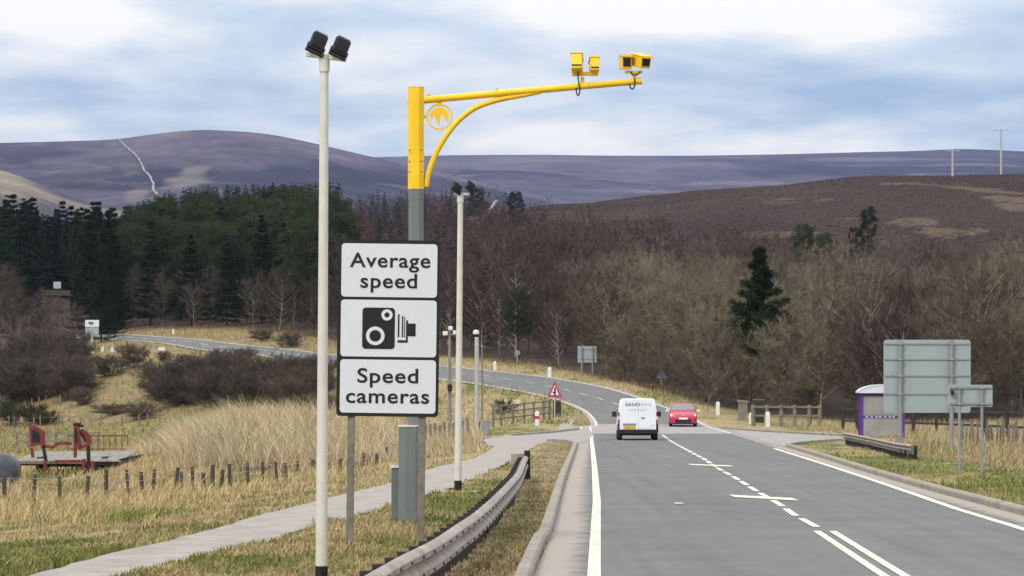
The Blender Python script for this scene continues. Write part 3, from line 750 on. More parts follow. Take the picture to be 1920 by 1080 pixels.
MB().box((0, 0, 0.43), (0.22, 0.3, 0.87)).build('body', 'grey_green_paint', cb, bevel=0.01)
MB().box((0, 0, 0.885), (0.26, 0.34, 0.03)).build('lid', 'pale_cap', cb)
MB().box((-0.005, -0.156, 0.43), (0.17, 0.01, 0.7)).build('door', 'grey_green_paint', cb)

# ---------------------------------------------------------------- the black and white camera sign
def text_mesh(txt, x0, x1, zbase, cap, y, name, m, parent, bold=0.012):
    cu = bpy.data.curves.new('t', 'FONT'); cu.body = txt; cu.size = 1.0; cu.extrude = 0.002; cu.offset = bold; cu.resolution_u = 6; cu.space_character = 1.08
    o = bpy.data.objects.new('t', cu); COL.objects.link(o)
    dg = bpy.context.evaluated_depsgraph_get(); me = bpy.data.meshes.new_from_object(o.evaluated_get(dg)); bpy.data.objects.remove(o); bpy.data.curves.remove(cu)
    co = np.zeros(len(me.vertices) * 3, np.float32); me.vertices.foreach_get('co', co); co = co.reshape(-1, 3)
    sx = (x1 - x0) / (co[:, 0].max() - co[:, 0].min()); sz = cap / 0.73
    n = np.stack([(co[:, 0] - co[:, 0].min()) * sx + x0, y + co[:, 2] * 1.0, co[:, 1] * sz + zbase], 1)
    me.vertices.foreach_set('co', n.astype(np.float32).ravel()); me.update()
    # upright lettering faces the reader (-y): mirror depth keeps both sides
    me.name = name
    return link(name, me, parent, m)
os_ = P(722, 1024); S2 = F / os_[1]
def s_(x, y): return ((x - 722) / S2, (1024 - y) / S2)
sg = thing('speed_camera_sign', 'three-panel white sign reading Average speed, Speed cameras with camera symbol', 'road sign', os_, rot=(0, R(0.75), 0))
x0, z0 = s_(627, 781); x1, z1 = s_(818.5, 450)
MB().prism(rrect(x0, x1, z0, z1, 0.05), 0.0, 0.02).build('backing_board', 'sign_black', sg)
for (ya, yb) in ((457, 557), (562.5, 669), (674.5, 774.5)):
    a = s_(633.5, yb); b = s_(813, ya)
    MB().prism(rrect(a[0], b[0], a[1], b[1], 0.045), -0.004, 0.001).build('panel', 'sign_white', sg)
def line(t, xa, xb, yb, cap=28):
    a = s_(xa, yb); b = s_(xb, yb)
    text_mesh(t, a[0], b[0], a[1], cap / S2, -0.0075, 'lettering', 'sign_black', sg, 0.014)
line('Average', 649, 800, 501); line('speed', 669.5, 775.5, 539.5); line('Speed', 666, 780, 717.5); line('cameras', 645, 801, 755.5)
a = s_(674, 654.5); b = s_(735, 577)
sym = MB().prism(rrect(a[0], b[0], a[1], b[1], 0.045), -0.008, -0.003).build('camera_symbol', 'sign_black', sg)
for (cx, cy, ro, ri) in ((720, 590.5, 10.5, 5), (698.5, 630, 17.5, 11)):
    MB().ring(s_(cx, cy), ro / S2, ri / S2, -0.0105, -0.0055).build('lens_ring', 'sign_white', sym)
bl = MB()
for (xa, xb, ya, yb) in ((740.5, 743.5, 589, 632), (748, 750.5, 592, 632), (756, 759.5, 600, 642), (740.5, 756, 637.5, 642), (759.5, 774, 606, 630), (752.5, 754, 594, 632)):
    a = s_(xa, yb); b = s_(xb, ya); bl.prism([(a[0], a[1]), (b[0], a[1]), (b[0], b[1]), (a[0], b[1])], -0.0078, -0.003)
bl.build('bellows', 'sign_black', sym)
for px in (655, 788):
    c = s_(px, 0)
    MB().box((c[0], 0.065, s_(0, 470)[1] / 2 - 0.1), (0.095, 0.085, s_(0, 470)[1] + 0.2)).build('post', 'timber_post', sg, bevel=0.008)
for yy in (480, 610, 750): MB().box(((x0 + x1) / 2, 0.03, s_(0, yy)[1]), (x1 - x0 - 0.1, 0.02, 0.05)).build('channel', 'galvanised', sg)

# ---------------------------------------------------------------- floodlight poles
def flood_pole(name, label, base, h, r0, r1, band_h, bar, lights, rot):
    t = thing(name, label, 'floodlight pole', base, rot=rot, group='floodlight poles beside the footpath')
    MB().tube([(0, 0, 0), (0, 0, band_h)], r0 * 1.06, 14).build('black_band', 'black_paint', t, True)
    MB().tube([(0, 0, band_h), (0, 0, h * 0.42), (0, 0, h - 0.16)], [r0, (r0 + r1) / 2, r1], 14).build('shaft', 'cream_paint', t, True)
    MB().tube([(0, 0, h - 0.17), (0, 0, h)], r1 * 1.25, 12).build('spigot', 'cream_paint', t, True)
    (bx0, bz0), (bx1, bz1) = bar
    ang = math.atan2(bz1 - bz0, bx1 - bx0)
    MB().box(((bx0 + bx1) / 2, 0, h + (bz0 + bz1) / 2), (math.hypot(bx1 - bx0, bz1 - bz0), 0.06, 0.045), (0, -ang, 0)).build('cross_bar', 'cream_paint', t)
    for (lx, lz, w, hh, yaw, roll, tilt) in lights:
        f = MB().box((0, 0, 0), (w, 0.055, hh)).build('floodlight', 'black_paint', t, bevel=0.01)
        f.location = (lx, -0.03, h + lz); f.rotation_euler = (tilt, roll, yaw)
        MB().box((0, 0.032, 0), (w * 0.86, 0.01, hh * 0.86)).build('lens', 'glass_dark', f)
        MB().box((0, -0.01, hh / 2 + 0.008), (w * 0.8, 0.045, 0.014)).build('top_fin', 'sign_frame', f)
        fin = MB()
        for k in range(6): fin.box((-w * 0.36 + k * w * 0.145, -0.04, 0), (0.008, 0.03, hh * 0.8))
        fin.build('cooling_fins', 'black_paint', f)
        yk = MB()
        for sx in (-1, 1): yk.box((sx * (w / 2 + 0.008), 0.0, -hh * 0.42), (0.012, 0.03, hh * 0.45))
        yk.box((0, 0, -hh * 0.64), (w + 0.03, 0.035, 0.014)); yk.build('yoke', 'black_paint', f)
    return t
b1 = P(602.5, 1104); s1 = F / b1[1]
fp1 = flood_pole('floodlight_pole', 'tall cream floodlight pole left of the camera sign, nearest one', b1, (1104 - 104) / s1, 0.062, 0.044, 43 / s1,
           ((-34 / s1, 2 / s1), (38 / s1, -7 / s1)), ((-12 / s1, 23 / s1, 0.165, 0.20, R(14), R(24), R(-22)), (31 / s1, 15 / s1, 0.165, 0.19, R(14), R(24), R(-22))), (0, R(0.33), 0))
b2 = P(858.5, 924); s2 = F / b2[1]
fp2 = flood_pole('floodlight_pole', 'cream floodlight pole with black foot right of the camera sign', b2, (924 - 364) / s2, 0.072, 0.055, 23 / s2,
           ((-12 / s2, 1 / s2), (17 / s2, 0 / s2)), ((-7 / s2, 12 / s2, 0.21, 0.22, R(25), R(30), R(-35)), (19 / s2, 14 / s2, 0.21, 0.22, R(30), R(35), R(-35))), (0, R(0.5), 0))
MB().box((0.05, 0, 0.01), (0.85, 0.7, 0.06)).build('concrete_base', mat('sandy_base', (0.33, 0.27, 0.17), 0.9, scale=4), fp2)

# ---------------------------------------------------------------- camera poles further on
pc = PD(843, 140); sp_ = F / 140
t = thing('camera_pole', 'thin grey pole topped by small white camera heads, beyond the fence', 'camera pole', pc)
MB().tube([(0, 0, -0.1), (0, 0, 5.6)], [0.10, 0.075], 10).build('shaft', 'pole_wood', t, True)
for (dx, dz, w) in ((-0.22, 5.45, 0.26), (0.05, 5.72, 0.22), (0.25, 5.5, 0.16)):
    MB().box((dx, -0.1, dz), (w, 0.3, 0.2), (0.1, 0, 0.3 * dx)).build('camera_head', 'marker_white', t, bevel=0.03)
MB().box((0, 0, 5.4), (0.6, 0.06, 0.06)).build('cross_bar', 'pole_grey', t)
MB().box((0.02, -0.12, 2.6), (0.24, 0.16, 0.36)).build('control_box', 'plastic_black', t)
MB().box((0.1, -0.15, 0.25), (0.5, 0.3, 0.7)).build('feeder_box', 'sign_frame', t)
pc = P(894, 812); s3 = F / pc[1]
t = thing('camera_pole', 'thick white pole with domed camera on top beside a grey cabinet', 'camera pole', pc)
MB().tube([(0, 0, -0.1), (0, 0, (812 - 632) / s3)], [0.125, 0.115], 12).build('shaft', 'pole_grey', t, True)
hh = (812 - 632) / s3
MB().tube([(0, 0, hh), (0, 0, hh + 0.1), (-0.02, 0, hh + 0.22)], [0.07, 0.05, 0.05], 10).build('neck', 'plastic_black', t)
MB().tube([(-0.04, 0, hh + 0.16), (-0.04, 0, hh + 0.24), (-0.04, 0, hh + 0.36), (-0.04, 0, hh + 0.40)], [0.16, 0.18, 0.15, 0.06], 14).build('camera_dome', 'marker_white', t, True)
pt = PD(904, pc[1] + 14)
t = thing('thin_pole', 'thin tan pole standing just behind the domed camera pole', 'pole', pt)
MB().tube([(0, 0, -0.1), (0, 0, 4.9)], [0.055, 0.045], 8).build('shaft', 'weathered_timber', t, True)
MB().tube([(0, 0, 4.9), (0, 0, 4.98)], [0.06, 0.03], 8).build('cap', 'pole_grey', t)
pb = P(909, 818)
t = thing('roadside_cabinet', 'squat grey roadside cabinet at the foot of domed camera pole', 'cabinet', pb)
MB().box((0, 0.2, 0.40), (0.46, 0.4, 0.84)).build('body', 'sign_frame', t, bevel=0.015)
MB().box((-0.27, 0.22, 0.38), (0.06, 0.34, 0.72)).build('side_panel', 'dark_timber', t)
MB().box((0.0, 0.2, 0.83), (0.52, 0.46, 0.03)).build('lid', 'pole_grey', t)
MB().box((0.02, -0.006, 0.42), (0.38, 0.01, 0.66)).build('door', 'sign_frame', t)

# ---------------------------------------------------------------- crash barriers
def barrier(name, label, pts, htop, spacing, end_cap, hs=1.0):
    c = curve(pts, 80)
    s = np.concatenate([[0], np.cumsum(np.linalg.norm(np.diff(c, axis=0), axis=1))])
    o = thing(name, label, 'crash barrier', (c[0][0], c[0][1], zf(*c[0])))
    org = np.array((c[0][0], c[0][1], zf(*c[0])))
    d = np.gradient(c, axis=0); d /= np.linalg.norm(d, axis=1)[:, None]; nrm = np.stack([d[:, 1], -d[:, 0]], 1)   # to the right of travel
    if name.endswith('x'): pass
    prof = [(0.0, 0.0), (0.05, -0.015), (0.085, -0.05), (0.085, -0.10), (0.03, -0.145), (0.03, -0.175), (0.085, -0.22), (0.085, -0.27), (0.05, -0.305), (0.0, -0.32), (-0.012, -0.31), (0.03, -0.29), (0.065, -0.26), (0.065, -0.225), (0.012, -0.175), (0.012, -0.145), (0.065, -0.095), (0.065, -0.055), (0.035, -0.03), (-0.012, -0.012)]
    secs = []
    for i in range(len(c)):
        z = zf(*c[i]) + htop
        secs.append([(c[i][0] + nrm[i][0] * a * end_cap - org[0], c[i][1] + nrm[i][1] * a * end_cap - org[1], z + b * hs - org[2]) for a, b in prof])
    rail = MB().loft(secs).build('rail', 'rail_steel', o, True, 35)
    pm = None; bm_ = None
    q = 0.3; k = 0
    while q < s[-1] - 0.1:
        x = np.interp(q, s, c[:, 0]); y = np.interp(q, s, c[:, 1]); nx = np.interp(q, s, nrm[:, 0]); ny = np.interp(q, s, nrm[:, 1])
        ang = math.atan2(ny, nx)
        if pm is None:
            pm = MB().box((-0.10 * end_cap, 0, htop / 2 - 0.05), (0.11, 0.11, htop + 0.05)).mesh('post'); pm.materials.append(MATS['dark_timber'])
            bm_ = MB().box((-0.025 * end_cap, 0, htop - 0.16), (0.05, 0.14, 0.26)).mesh('spacer'); bm_.materials.append(MATS['galvanised'])
            bo = MB().tube([(0.083 * end_cap, 0, htop - 0.075 * hs), (0.10 * end_cap, 0, htop - 0.075 * hs)], 0.016, 6).mesh('bolt'); bo.materials.append(MATS['cable'])
            bo2 = MB().tube([(0.083 * end_cap, 0, htop - 0.245 * hs), (0.10 * end_cap, 0, htop - 0.245 * hs)], 0.016, 6).mesh('bolt'); bo2.materials.append(MATS['cable'])
        for nm, me in (('post', pm), ('spacer', bm_), ('bolt', bo), ('bolt', bo2)):
            e = link(nm, me, o); e.location = (x - org[0], y - org[1], zf(x, y) - org[2]); e.rotation_euler = (0, 0, ang)
        q += spacing
    return o, c, org
BL = [(-1.75, 12), (-1.45, 17.0), (-1.16, 21.4), (-1.0, 23.8), (-0.79, 26.4), (-0.62, 29.6), (-0.47, 32.4), (-0.28, 37.4), (-0.06, 44.2), (0.1, 50), (0.22, 58), (0.30, 63)]
bo_, bc_, borg = barrier('crash_barrier', 'long corrugated steel crash barrier curving along the left verge', BL, 0.56, 0.9, 1)
ex, ey = bc_[-1]
ez = zf(ex, ey)
MB().box((ex + 0.06 - borg[0], ey + 0.1 - borg[1], ez + 0.30 - borg[2]), (0.14, 0.14, 0.76)).build('end_post', 'black_paint', bo_)
MB().box((ex - 0.16 - borg[0], ey + 0.2 - borg[1], ez + 0.47 - borg[2]), (0.34, 0.25, 0.28)).build('end_terminal', 'rail_steel', bo_, bevel=0.02)
RB = [P(1712, 866), P(1700, 863), P(1682, 860), P(1650, 851), P(1615, 842), P(1582, 834)]
barrier('crash_barrier', 'short low crash barrier in front of the purple bus shelter', RB, 0.50, 0.8, -1, 0.62)

# ---------------------------------------------------------------- direction signs seen from behind
def back_sign(name, label, px0, px1, py0, py1, posts, d, rails, post_w, rot=0.0):
    xm = (px0 + px1) / 2; b = PD(xm, d); s = F / d; zg = b[2]
    t = thing(name, label, 'road sign', b, rotz=rot)
    def lx(p): return (p - xm) / s
    def lz(p): return CH - (p - HY) / s - zg
    w = (px1 - px0) / s
    MB().prism(rrect(lx(px0), lx(px1), lz(py1), lz(py0), 0.12 if w > 2 else 0.04), 0.0, 0.02).build('panel', 'sign_back', t)
    MB().prism(rrect(lx(px0) + 0.0, lx(px1), lz(py1), lz(py0), 0.12 if w > 2 else 0.04), 0.021, 0.03).build('face', 'white_paint', t)
    for p in posts:
        zp = zf(b[0] + lx(p), d) - zg
        MB().tube([(lx(p), -0.04 - post_w / 2, zp - 0.1), (lx(p), -0.04 - post_w / 2, lz(py0) - 0.03)], post_w / 2, 12).build('post', 'sign_frame', t, True)
    for p in rails:
        MB().box(((lx(px0) + lx(px1)) / 2, -0.016, lz(p)), (w - 0.06, 0.03, 0.05)).build('stiffener', 'sign_frame', t)
        for q in posts: MB().box((lx(q), -0.05 - post_w / 2, lz(p)), (post_w + 0.03, post_w + 0.03, 0.05)).build('clip', 'galvanised', t)
    return t
back_sign('direction_sign', 'large grey back of a direction sign on two posts, right verge', 1657, 1820, 637, 774, (1687, 1783), 97, (645, 674, 705, 739), 0.15)
sm = back_sign('small_sign', 'small grey sign back in front of the large direction sign', 1778, 1861, 721.5, 763, (1798, 1840), 67.6, (727, 757), 0.075)
MB().box((-0.47, -0.08, 2.36 - 0.3), (0.08, 0.09, 0.11)).build('black_fitting', 'plastic_black', sm)
back_sign('far_sign', 'small grey sign back at the wood edge beyond the bend', 1083, 1119, 649, 680, (1091, 1111), 234, (655, 673), 0.13)

# ---------------------------------------------------------------- bus shelter
bs = P(1613, 822); s5 = F / bs[1]
t = thing('bus_shelter', 'purple framed bus shelter with pale curved roof behind the sign', 'bus shelter', (bs[0], bs[1], bs[2]), rotz=R(-4))
W, D_, Hh = 1.95, 1.45, 2.05
for (x, yy, w) in ((0.05, 0, 0.15), (W, 0, 0.13), (0.05, D_, 0.12), (W, D_, 0.12)):
    MB().box((x, yy, Hh / 2), (w, 0.1, Hh)).build('post', 'purple_paint', t)
MB().box((W / 2, 0, Hh - 0.03), (W + 0.1, 0.09, 0.12)).build('top_rail', 'purple_paint', t); MB().box((W / 2, D_, Hh - 0.03), (W + 0.1, 0.09, 0.12)).build('top_rail', 'purple_paint', t)
MB().box((W / 2, -0.005, 0.98), (W - 0.2, 0.05, 0.09)).build('middle_rail', 'purple_paint', t)
MB().box((0.15, 0, 0.04), (0.42, 0.2, 0.08)).build('foot', 'purple_paint', t)
for k, (za, zb) in enumerate(((0.15, 0.93), (1.03, 1.93))):
    MB().box((W / 2, 0.0, (za + zb) / 2), (W - 0.2, 0.012, zb - za)).build('pane', 'shelter_panel', t)
    MB().box((W / 2, D_, (za + zb) / 2), (W - 0.2, 0.012, zb - za)).build('pane', 'shelter_panel', t)
    MB().box((W, D_ / 2, (za + zb) / 2), (0.012, D_ - 0.2, zb - za)).build('pane', 'shelter_panel', t)
for k in range(7): MB().box((0.3 + k * 0.2 + (k % 3) * 0.02, -0.034, 0.98), (0.11, 0.006, 0.045)).build('notice_strip', 'shelter_roof', t)
rf = []
for k in range(13):
    a = k / 12; x = -0.12 + a * (W + 0.24); z = Hh + 0.03 + 0.33 * math.sin(math.pi * min(1, max(0, a))) ** 0.6
    rf.append([(x, -0.22, z), (x, D_ + 0.2, z), (x, D_ + 0.2, z + 0.07), (x, -0.22, z + 0.07)])
MB().prism([(x_, z_) for q_r in rf for x_, z_ in ((q_r[0][0], q_r[0][2]),)] + [(W + 0.12, Hh + 0.02), (-0.12, Hh + 0.02)], -0.2, -0.16).build('roof_end', 'shelter_roof', t)
MB().loft(rf).build('roof', 'shelter_roof', t, True, 50)
MB().box((W / 2, D_ - 0.3, 0.5), (W - 0.5, 0.3, 0.05)).build('bench', 'plastic_black', t)

# ---------------------------------------------------------------- vehicles
def sect(y, pts): return [(x, y, z) for x, z in pts] + [(-x, y, z) for x, z in reversed(pts)]
def wheel(parent, x, y, r, w):
    t_ = MB().tube([(x - w / 2, y, r), (x - w / 2 + 0.02, y, r), (x + w / 2 - 0.02, y, r), (x + w / 2, y, r)], [r * 0.92, r, r, r * 0.92], 22).build('wheel', 'tyre', parent, True)
    sgn = 1 if x > 0 else -1
    MB().tube([(x + sgn * (w / 2 - 0.02), y, r), (x + sgn * (w / 2 + 0.004), y, r)], r * 0.6, 18).build('rim', 'rim', t_)
dv = P(1196, 825.5)
van = thing('white_van', 'white panel van seen from behind, driving away in the left lane', 'van', (dv[0], dv[1], dv[2]), rotz=R(-1.4))
def vp(w, top, zb, tw): return [(w * 0.55, zb), (w * 0.93, zb), (w, zb + 0.12), (w, 0.72), (w * 0.985, 1.0), (w * (1 + tw) / 2 * 0.985, 1.38), (w * tw, top - 0.10), (w * tw - 0.06, top - 0.02), (w * tw - 0.16, top)]
W_ = 0.89
MB().loft([sect(0.0, vp(W_ * 0.955, 1.76, 0.42, 0.845)), sect(0.03, vp(W_ * 0.975, 1.785, 0.38, 0.855)), sect(0.09, vp(W_, 1.80, 0.34, 0.865)), sect(1.2, vp(W_, 1.83, 0.3, 0.865)), sect(2.7, vp(W_, 1.82, 0.3, 0.86)), sect(3.0, vp(W_, 1.72, 0.3, 0.85)), sect(3.55, vp(W_, 1.18, 0.3, 0.95)), sect(4.2, vp(W_ * 0.96, 0.98, 0.3, 0.92)), sect(4.36, vp(W_ * 0.86, 0.80, 0.32, 0.9))]).build('body', 'van_white', van, True, 32)
MB().loft([sect(-0.06, [(0.4, 0.30), (0.80, 0.30), (0.86, 0.36), (0.86, 0.47), (0.5, 0.47)]), sect(0.12, [(0.4, 0.28), (0.84, 0.28), (0.905, 0.36), (0.905, 0.48), (0.5, 0.48)])]).build('rear_bumper', 'plastic_black', van, True, 30)
for sx in (-1, 1):
    MB().box((sx * 0.845, 0.05, 0.60), (0.10, 0.12, 0.26)).build('bumper_corner', 'plastic_black', van, bevel=0.02)
    tl = MB().box((sx * 0.835, 0.012, 0.98), (0.075, 0.06, 0.50)).build('tail_lamp', 'tail_red', van, bevel=0.015)
    MB().box((sx * 0.835, -0.022, 0.98), (0.06, 0.012, 0.16)).build('clear_lens', 'headlamp', tl)
    MB().box((sx * 1.0, 2.72, 1.13), (0.20, 0.10, 0.24)).build('wing_mirror', 'plastic_black', van, bevel=0.03)
    MB().box((sx * 0.885, 2.75, 1.04), (0.12, 0.05, 0.05)).build('mirror_arm', 'plastic_black', van)
    MB().box((sx * 0.862, 3.02, 1.18), (0.03, 0.75, 0.36), (0, sx * -0.12, 0)).build('side_window', 'glass_dark', van)
    wheel(van, sx * 0.78, 0.95, 0.325, 0.22); wheel(van, sx * 0.78, 3.55, 0.325, 0.22)
    MB().box((sx * 0.78, 0.3, 0.30), (0.2, 0.03, 0.36)).build('mud_flap', 'plastic_black', van)
MB().box((0, 2.1, 0.29), (1.35, 3.9, 0.16)).build('underbody_shade_box', 'plastic_black', van)  # black box added under the van to block light and deepen its shade
MB().box((0.02, -0.001, 1.11), (0.008, 0.012, 1.20)).build('door_seam', 'pole_grey', van)
for z in (1.735, 0.52): MB().box((0, 0.003, z), (1.42, 0.012, 0.012)).build('door_seam', 'pole_grey', van)
MB().box((-0.37, -0.006, 0.69), (0.58, 0.02, 0.10)).build('plate_light_bar', 'sign_frame', van)
pl_ = MB().box((-0.37, -0.008, 0.56), (0.52, 0.016, 0.125)).build('number_plate', 'plate_yellow', van)
for k in range(7): MB().box((-0.58 + k * 0.068 + (0.03 if k > 3 else 0), -0.018, 0.56), (0.034, 0.005, 0.065)).build('plate_character', 'timber_post', pl_)
MB().prism([(0.22 + 0.09 * math.cos(k * math.pi / 8), 0.98 + 0.04 * math.sin(k * math.pi / 8)) for k in range(16)], -0.02, 0.0).build('emblem', 'sign_frame', van)
bpy.context.view_layer.objects.active = None
text_mesh('SAND', -0.55, 0.10, 1.50, 0.14, -0.004, 'lettering', 'van_lettering', van, 0.03)
text_mesh('EPS', 0.14, 0.58, 1.50, 0.13, -0.004, 'lettering', 'van_lettering_pale', van, 0.0)
for k in range(7): MB().box((-0.40 + k * 0.135, 0.004, 1.355), (0.10, 0.012, 0.028)).build('small_lettering', 'van_lettering_pale', van)
for k in range(5): MB().box((-0.26 + k * 0.135, 0.002, 1.285), (0.10, 0.012, 0.028)).build('small_lettering', 'van_lettering_pale', van)
MB().box((0.64, -0.004, 0.66), (0.12, 0.01, 0.03)).build('badge', 'pole_grey', van)

dcx = P(1281, 800.5)
car = thing('red_car', 'small red hatchback coming towards the viewer in the right lane', 'car', (dcx[0], dcx[1], dcx[2]), rotz=R(-3))
def cp(w, top, zb): return [(w * 0.5, zb), (w * 0.92, zb), (w, zb + 0.12), (w, top * 0.72), (w * 0.96, top * 0.88), (w * 0.84, top * 0.975), (w * 0.5, top)]
MB().loft([sect(0.0, cp(0.66, 0.66, 0.24)), sect(0.07, cp(0.76, 0.74, 0.2)), sect(0.25, cp(0.83, 0.80, 0.2)), sect(0.9, cp(0.85, 0.95, 0.2)), sect(1.3, cp(0.855, 0.99, 0.2)), sect(3.6, cp(0.855, 0.98, 0.22)), sect(3.95, cp(0.80, 0.9, 0.3))]).build('body', 'car_red', car, True, 40)
def gp(w0, w1, z0, z1): return [(w0, z0), (w0 * 0.995, z0 + 0.02), ((w0 + w1) / 2, (z0 + z1) / 2), (w1, z1 - 0.05), (w1 - 0.1, z1 - 0.005), (w1 * 0.5, z1)]
MB().loft([sect(1.12, gp(0.76, 0.74, 0.90, 1.0)), sect(1.55, gp(0.80, 0.66, 0.92, 1.30)), sect(1.85, gp(0.81, 0.60, 0.92, 1.43)), sect(2.8, gp(0.81, 0.60, 0.92, 1.45)), sect(3.7, gp(0.78, 0.56, 0.9, 1.30)), sect(3.93, gp(0.74, 0.55, 0.85, 1.0))]).build('cabin', 'car_red', car, True, 40)
wsv = [(-0.70, 1.17, 0.995), (0.70, 1.17, 0.995), (0.60, 1.64, 1.36), (-0.60, 1.64, 1.36)]
MB().add([(x, y - 0.03, z + 0.015) for x, y, z in wsv] + [(x, y + 0.02, z - 0.02) for x, y, z in wsv], [(0, 1, 2, 3), (7, 6, 5, 4), (0, 4, 5, 1), (1, 5, 6, 2), (2, 6, 7, 3), (3, 7, 4, 0)]).build('windscreen', mat('windscreen', (0.13, 0.16, 0.17), 0.15, spec=0.6), car)
for sx in (-1, 1):
    hl = [(sx * 0.44, -0.005, 0.60), (sx * 0.70, 0.035, 0.60), (sx * 0.80, 0.14, 0.70), (sx * 0.74, 0.16, 0.80), (sx * 0.60, 0.06, 0.72)]
    hb = [(x, y + 0.22, z) for x, y, z in hl]
    (MB().loft([hl, hb]) if sx > 0 else MB().loft([hl[::-1], hb[::-1]])).build('headlamp', 'headlamp', car)
    MB().box((sx * 0.95, 1.32, 0.98), (0.20, 0.10, 0.13)).build('wing_mirror', 'headlamp', car, bevel=0.03)
    MB().box((sx * 0.64, 0.05, 0.42), (0.14, 0.06, 0.08)).build('fog_lamp', 'plastic_black', car)
    wheel(car, sx * 0.75, 0.75, 0.3, 0.19); wheel(car, sx * 0.75, 3.25, 0.3, 0.19)
MB().box((0, 0.0, 0.37), (0.98, 0.06, 0.20)).build('lower_grille', 'plastic_black', car, bevel=0.02)
MB().box((0, 2.0, 0.22), (1.3, 3.5, 0.12)).build('underbody_shade_box', 'plastic_black', car)  # added black slab that cuts the light passing below the car
MB().box((0, 0.06, 0.19), (1.3, 0.06, 0.05)).build('splitter', 'plastic_black', car)
MB().box((0, -0.022, 0.515), (0.52, 0.015, 0.11)).build('number_plate', 'plate_white', car)
MB().box((0, 0.045, 0.67), (0.10, 0.04, 0.10), (0, R(45), 0)).build('emblem', 'headlamp', car)

# ---------------------------------------------------------------- triangle warning sign and small roadside things
pw = P(1040, 789); s6 = F / pw[1]
t = thing('warning_sign', 'red bordered triangular warning sign by the left access lane', 'road sign', pw)
hh = (789 - 714) / s6; th = 31 / s6; tw = 27 / s6
MB().tube([(0, 0.06, -0.1), (0, 0.06, hh - 0.1)], 0.045, 8).build('post', 'pole_grey', t, True)
MB().prism([(-tw / 2, hh - th), (tw / 2, hh - th), (0, hh)], 0, 0.02).build('red_triangle', 'sign_red', t)
k = 0.62; cz = hh - th * 0.66
MB().prism([(-tw / 2 * k, cz + (hh - th - cz) * k), (tw / 2 * k, cz + (hh - th - cz) * k), (0, cz + (hh - cz) * k)], -0.006, -0.001).build('white_field', 'sign_white', t)
MB().box((0.02, -0.01, cz + 0.02), (0.10, 0.006, 0.50)).box((-0.06, -0.0095, cz - 0.05), (0.1, 0.006, 0.10)).build('road_symbol', 'sign_black', t)
pw2 = P(1042, 785)
t = thing('timber_gate_post', 'stout dark timber post with ruddy cap below the triangular sign', 'post', (pw2[0] + 0.1, pw2[1] + 1.0, pw2[2]))
MB().box((0, 0, 0.5), (0.55, 0.4, 1.2), taper=0.94).build('shaft', 'dark_timber', t)
MB().box((0, 0, 1.16), (0.5, 0.4, 0.12)).build('cap', 'rust', t)
def marker(name, label, px, py, w, h, m='marker_white', red=False, group=None):
    p = P(px, py); s = F / p[1]
    t = thing(name, label, 'marker post', p, group=group)
    w /= s; h /= s
    MB().box((0, 0, h / 2 - 0.05), (w, w * 0.7, h + 0.1)).build('shaft', m, t, bevel=w * 0.12)
    MB().box((0, 0, h + w * 0.12), (w * 0.8, w * 0.55, w * 0.25), taper=0.5).build('cap', m, t)
    if red: MB().box((0, 0, h * 0.62), (w * 1.04, w * 0.74, h * 0.22)).build('red_band', 'sign_red', t)
    return t
G = 'roadside marker posts'
marker('marker_post', 'white post with red band beside the access lane', 1007, 799, 8, 26, red=True, group=G)
marker('marker_post', 'white marker post on the verge left of the far grey sign', 1030.5, 707, 7, 17, group=G)
marker('marker_post', 'dull marker post on the far verge above the bend', 928, 694, 6, 15, group=G)
marker('marker_post', 'white marker post on grass just right of the red car', 1346, 779, 7, 24, group=G)
marker('marker_post', 'left white stone post at the side lane mouth', 1408.5, 796, 8, 20, group=G)
marker('marker_post', 'right white stone post at the side lane mouth', 1439.5, 802, 8, 28, group=G)
marker('marker_post', 'white marker post right of the distant white sign', 192, 659.5, 6, 9, group=G)
marker('marker_post', 'small white marker post nearest the distant road bend', 211, 660.5, 6, 9, group=G)
marker('marker_post', 'small pale marker post on the far verge above the distant road', 325, 627, 4, 9, group=G)
p = P(1400, 790); 
t = thing('stone_pillar', 'crumbling brown stone gate pillar behind the white posts', 'pillar', (p[0], p[1] + 3, zf(p[0], p[1] + 3)))
MB().box((0, 0, 0.55), (0.6, 0.6, 1.3), taper=0.93).build('shaft', 'stone', t); MB().box((0, 0, 1.25), (0.72, 0.72, 0.16), (0, 0.1, 0)).build('coping', 'stone', t)
p = P(1430, 795)
t = thing('wooden_gate_post', 'wide grey timber gate post between the two white posts', 'post', (p[0], p[1] + 3, zf(p[0], p[1] + 3)))
MB().box((0, 0, 0.7), (0.72, 0.35, 1.55)).build('shaft', 'dark_timber', t); MB().box((0, 0, 1.5), (0.78, 0.4, 0.06)).build('cap', 'weathered_timber', t)
# far signs
p = P(173, 662); s7 = F / p[1]
t = thing('distant_sign', 'distant white sign over a grey plate on a post, far left', 'road sign', p)
MB().tube([(0, 0, -0.1), (0, 0, 62 / s7)], 0.14, 8).build('post', 'pole_grey', t, True)
MB().box((0, -0.16, 55.5 / s7), (26 / s7, 0.05, 13 / s7)).build('white_plate', 'marker_white', t)
MB().box((-2 / s7, -0.19, 56 / s7), (9 / s7, 0.02, 5 / s7)).build('symbol', 'blue_grey', t)
MB().box((0, -0.16, 41.5 / s7), (25 / s7, 0.05, 13 / s7)).build('grey_plate', 'sign_back', t)
t = thing('yellow_barrier_board', 'low yellow and white board at the foot of the distant sign', 'barrier', (p[0] - 0.25, p[1] - 2.0, zf(p[0] - 0.25, p[1] - 2.0)))
MB().box((0, 0, 0.40), (1.5, 0.06, 0.16)).build('board', 'marker_yellow', t)
for sx in (-0.65, 0.65): MB().box((sx, 0.05, 0.2), (0.1, 0.1, 0.56)).build('leg', 'marker_white', t)
p = P(303, 661)
